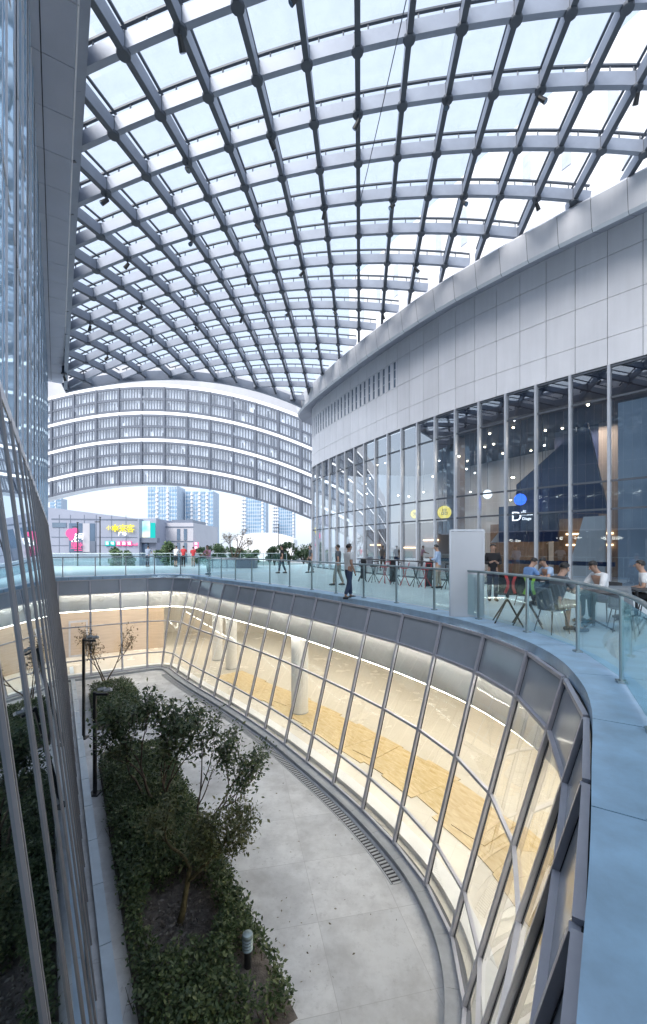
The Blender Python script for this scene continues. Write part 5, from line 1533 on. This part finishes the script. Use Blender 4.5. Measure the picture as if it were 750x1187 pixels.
person('person in a white shirt sitting at the black table with head bent down', pd(700, 9.5), R(100), P_sit(0.46, 0.16, 'table', 0.12), 'c_white', 'c_navy', short_sleeve=False)
chair(pd(722, 8.4), R(160), 'grey shell chair with red straps standing empty at the right of the black table', 'chair_grey', 'strap_red')
person('person in a white top sitting at the right edge of the terrace', pd(752, 9.6), R(60), P_sit(0.46, 0.10, 'lap', 0.03), 'c_white', 'c_black')
chair(pd(752, 9.6), R(60), 'black shell chair under the person at the right edge of the terrace', 'chair_black')
table(pd(738, 9.4), R(10), 'black terrace table at the right edge beside the seated person in white', 0.36)
# diners farther back
table(pd(622, 12.2), R(-30), 'dark table of the diners in blue outside the shop front', 0.46)
for (px, Y, rz, lab, sh) in ((610, 12.0, -80, 'person in a blue shirt sitting at the farther table, left of the pair', 'c_blue'), (638, 12.3, 100, 'person in a pale blue shirt sitting at the farther table, right of the pair', 'c_paleblue')):
    person(lab, pd(px, Y), R(rz), P_sit(0.46, 0.14, 'table', 0.1), sh, 'c_navy')
    chair(pd(px, Y), R(rz), 'grey shell chair under the ' + lab.split(' sitting')[0].replace(' a ', ' ') + ' at the farther table', 'chair_grey')
# white board by the entrance
wb = thing('white_board', 'tall blank white board in a thin grey frame standing by the shop entrance', 'board', pd(541, 9.9), R(-4))
g = MB(); g.box((0, 0, 1.03), (0.72, 0.05, 1.94)); g.build('panel', M['board'], wb)
for (c, s) in (((-0.375, 0, 1.02), (0.03, 0.07, 2.04)), ((0.375, 0, 1.02), (0.03, 0.07, 2.04)), ((0, 0, 2.03), (0.72, 0.07, 0.035)), ((0, 0, 0.04), (0.72, 0.07, 0.035))):
    g = MB(); g.box(c, s); g.build('frame_bar', M['mullion_bright'], wb)
for s in (-0.28, 0.28):
    g = MB(); g.box((s, 0, 0.011), (0.06, 0.5, 0.02)); g.build('foot', M['mullion_bright'], wb)
# high stools row before the facade
def stool(loc, rz, label, seat):
    t = thing('high_stool', label, 'stool', loc, rz, 'high stools in front of the glass facade')
    g = MB(); g.lathe([(0.15, 0.73), (0.18, 0.745), (0.18, 0.77), (0.14, 0.785)], n=16); g.build('seat', M[seat], t, smooth=True)
    for k in range(4):
        a = k * math.pi / 2 + 0.78; g = MB(); g.tube([(0.10 * math.cos(a), 0.10 * math.sin(a), 0.74), (0.03 * math.cos(a), 0.03 * math.sin(a), 0.42), (0.27 * math.cos(a), 0.27 * math.sin(a), 0.0)], 0.016, 7); g.build('leg', M[seat], t)
    g = MB(); g.sweep([(-0.15, -0.16, 0.80), (-0.16, -0.19, 0.98), (0.16, -0.19, 0.98), (0.15, -0.16, 0.80)], 0.05, 0.02, [(0, -1, 0)] * 4); g.build('back_loop', M[seat], t)
    return t
spx = [(420, 20.6, 'chair_black'), (433, 20.0, 'chair_black'), (446, 19.5, 'stool_red'), (459, 18.9, 'chair_black'), (469, 18.4, 'stool_red'), (482, 17.9, 'chair_black'), (493, 17.4, 'stool_red'), (519, 16.6, 'chair_black')]
ordn = ['first', 'second', 'third', 'fourth', 'fifth', 'sixth', 'seventh', 'eighth']
for k, (px, Y, s) in enumerate(spx):
    stool(pd(px, Y), R(20 * k), ('red' if s == 'stool_red' else 'black') + ' high stool with crossed legs, ' + ordn[k] + ' from the left in its row by the facade', s)
bt = thing('bar_table', 'long narrow dark bar table behind the row of high stools', 'table', pd(455, 20.3), R(118))
g = MB(); g.box((0, 0, 1.02), (5.6, 0.42, 0.04)); g.build('tabletop', M['chair_black'], bt)
for s in (-2.5, 0, 2.5):
    g = MB(); g.box((s, 0, 0.5), (0.06, 0.3, 1.0)); g.build('leg', M['chair_black'], bt)
# shop signs and lanterns inside the facade
def sign_disc(px, py, inset_Y, r, material, label, name='round_sign', txt=None):
    c = at(px, inset_Y, z_of(py, inset_Y))
    t = thing(name, label, 'sign', tuple(c), math.atan2(-c.x, c.y) * 0.8)
    g = MB(); g.tube([(0, -0.05, 0), (0, 0.05, 0)], r, 24); g.build('lit_face', M[material], t)
    g = MB(); g.tube([(0, 0, r), (0, 0, 7.72 - c.z)], 0.012, 6); g.tube([(0, 0.0, 0), (0, 0.07, 0)], r * 1.06, 24); g.build('hanger', M['steel_dark'], t)
    if txt: text_on(txt, r * 1.0, (0, -0.07, 0), 0, 'dark_blue', 'sign_letters', t).location = (0, -0.06, 0)
sign_disc(515, 594, 23.0, 0.36, 'yellow_sign', 'big yellow round lit sign hanging inside the glass facade', txt='品')
sign_disc(481, 596, 25.5, 0.26, 'yellow_sign', 'small yellow round lit sign hanging inside the glass facade', txt='米')
sign_disc(565, 573, 21.5, 0.22, 'white_sign', 'white round lit sign hanging inside the glass facade')
bb = at(603, 19.4, z_of(579, 19.4))
t = thing('blue_lantern', 'round bright blue ball lantern hanging inside the glass facade', 'lantern', tuple(bb))
g = MB(); g.ball((0, 0, 0), 0.26, 12); g.build('globe', M['blue_sign'], t, smooth=True)
g = MB(); g.tube([(0, 0, 0.25), (0, 0, 7.72 - bb.z)], 0.012, 6); g.build('cord', M['steel_dark'], t)
ls = at(604, 20.2, z_of(598, 20.2))
t = thing('shop_sign', 'white lit letters of the shop sign below the blue lantern', 'sign', tuple(ls), R(-28))
text_on('D', 0.62, (0, 0, 0), 0, 'white_sign', 'letter', t).location = (-0.20, 0, -0.04)
text_on('点品', 0.27, (0, 0, 0), 0, 'white_sign', 'letters', t).location = (0.24, 0, 0.12)
text_on('Diage', 0.17, (0, 0, 0), 0, 'white_sign', 'letters', t).location = (0.24, 0, -0.14)
g = MB(); g.box((0.1, 0.06, 0.0), (1.9, 0.04, 0.05)); g.tube([(-0.7, 0.06, 0), (-0.7, 0.06, 7.7 - ls.z)], 0.012, 6); g.tube([(0.9, 0.06, 0), (0.9, 0.06, 7.7 - ls.z)], 0.012, 6); g.build('hanger', M['steel_dark'], t)
sg = at(532, 15.5, z_of(617, 15.5))

# ================================================================== LIGHT, SKY, CAMERA
w = bpy.data.worlds.new('World'); scene.world = w; w.use_nodes = True
nt = w.node_tree; bg = nt.nodes['Background']
sky = nt.nodes.new('ShaderNodeTexSky'); sky.sky_type = 'NISHITA'; sky.sun_disc = False
SE, SR = R(48), R(215)
sky.sun_elevation = SE; sky.sun_rotation = SR; sky.air_density = 1.0; sky.dust_density = 3.0; sky.ozone_density = 1.0
ov = nt.nodes.new('ShaderNodeMix'); ov.data_type = 'RGBA'      # thin bright overcast veil over the clear sky
ov.inputs['Factor'].default_value = 0.80; ov.inputs['B'].default_value = (2.22, 2.52, 2.95, 1)
nt.links.new(sky.outputs['Color'], ov.inputs['A']); nt.links.new(ov.outputs['Result'], bg.inputs['Color']); bg.inputs['Strength'].default_value = 0.15
sd = bpy.data.lights.new('sun', 'SUN'); sd.energy = 1.5; sd.angle = R(32); sd.color = (1.0, 0.96, 0.9)
so = bpy.data.objects.new('sun', sd); COL.objects.link(so)
# sun_rotation turns clockwise from +Y seen from above
dirv = Vector((math.sin(SR) * math.cos(SE), math.cos(SR) * math.cos(SE), math.sin(SE)))
so.rotation_euler = (-dirv).to_track_quat('-Z', 'Y').to_euler(); so.location = (0, -20, 60)

cd = bpy.data.cameras.new('camera'); co = bpy.data.objects.new('camera', cd); COL.objects.link(co)
co.location = (0, 0, CAM_Z); co.rotation_euler = (R(90), 0, 0)
cd.sensor_fit = 'VERTICAL'; cd.sensor_height = 36.0; cd.lens = 500 / 1187 * 36.0
cd.shift_y = (634 - 593.5) / 1187; cd.shift_x = 0.0
cd.clip_start = 0.02; cd.clip_end = 9000
scene.camera = co
scene.view_settings.view_transform = 'Standard'; scene.view_settings.look = 'None'
scene.view_settings.exposure = 1.6; scene.view_settings.gamma = 1.0
cy = scene.cycles
cy.max_bounces = 10; cy.transparent_max_bounces = 40; cy.transmission_bounces = 8; cy.glossy_bounces = 6; cy.diffuse_bounces = 4
cy.sample_clamp_indirect = 6.0; cy.caustics_reflective = False; cy.caustics_refractive = False
cy.use_denoising = True
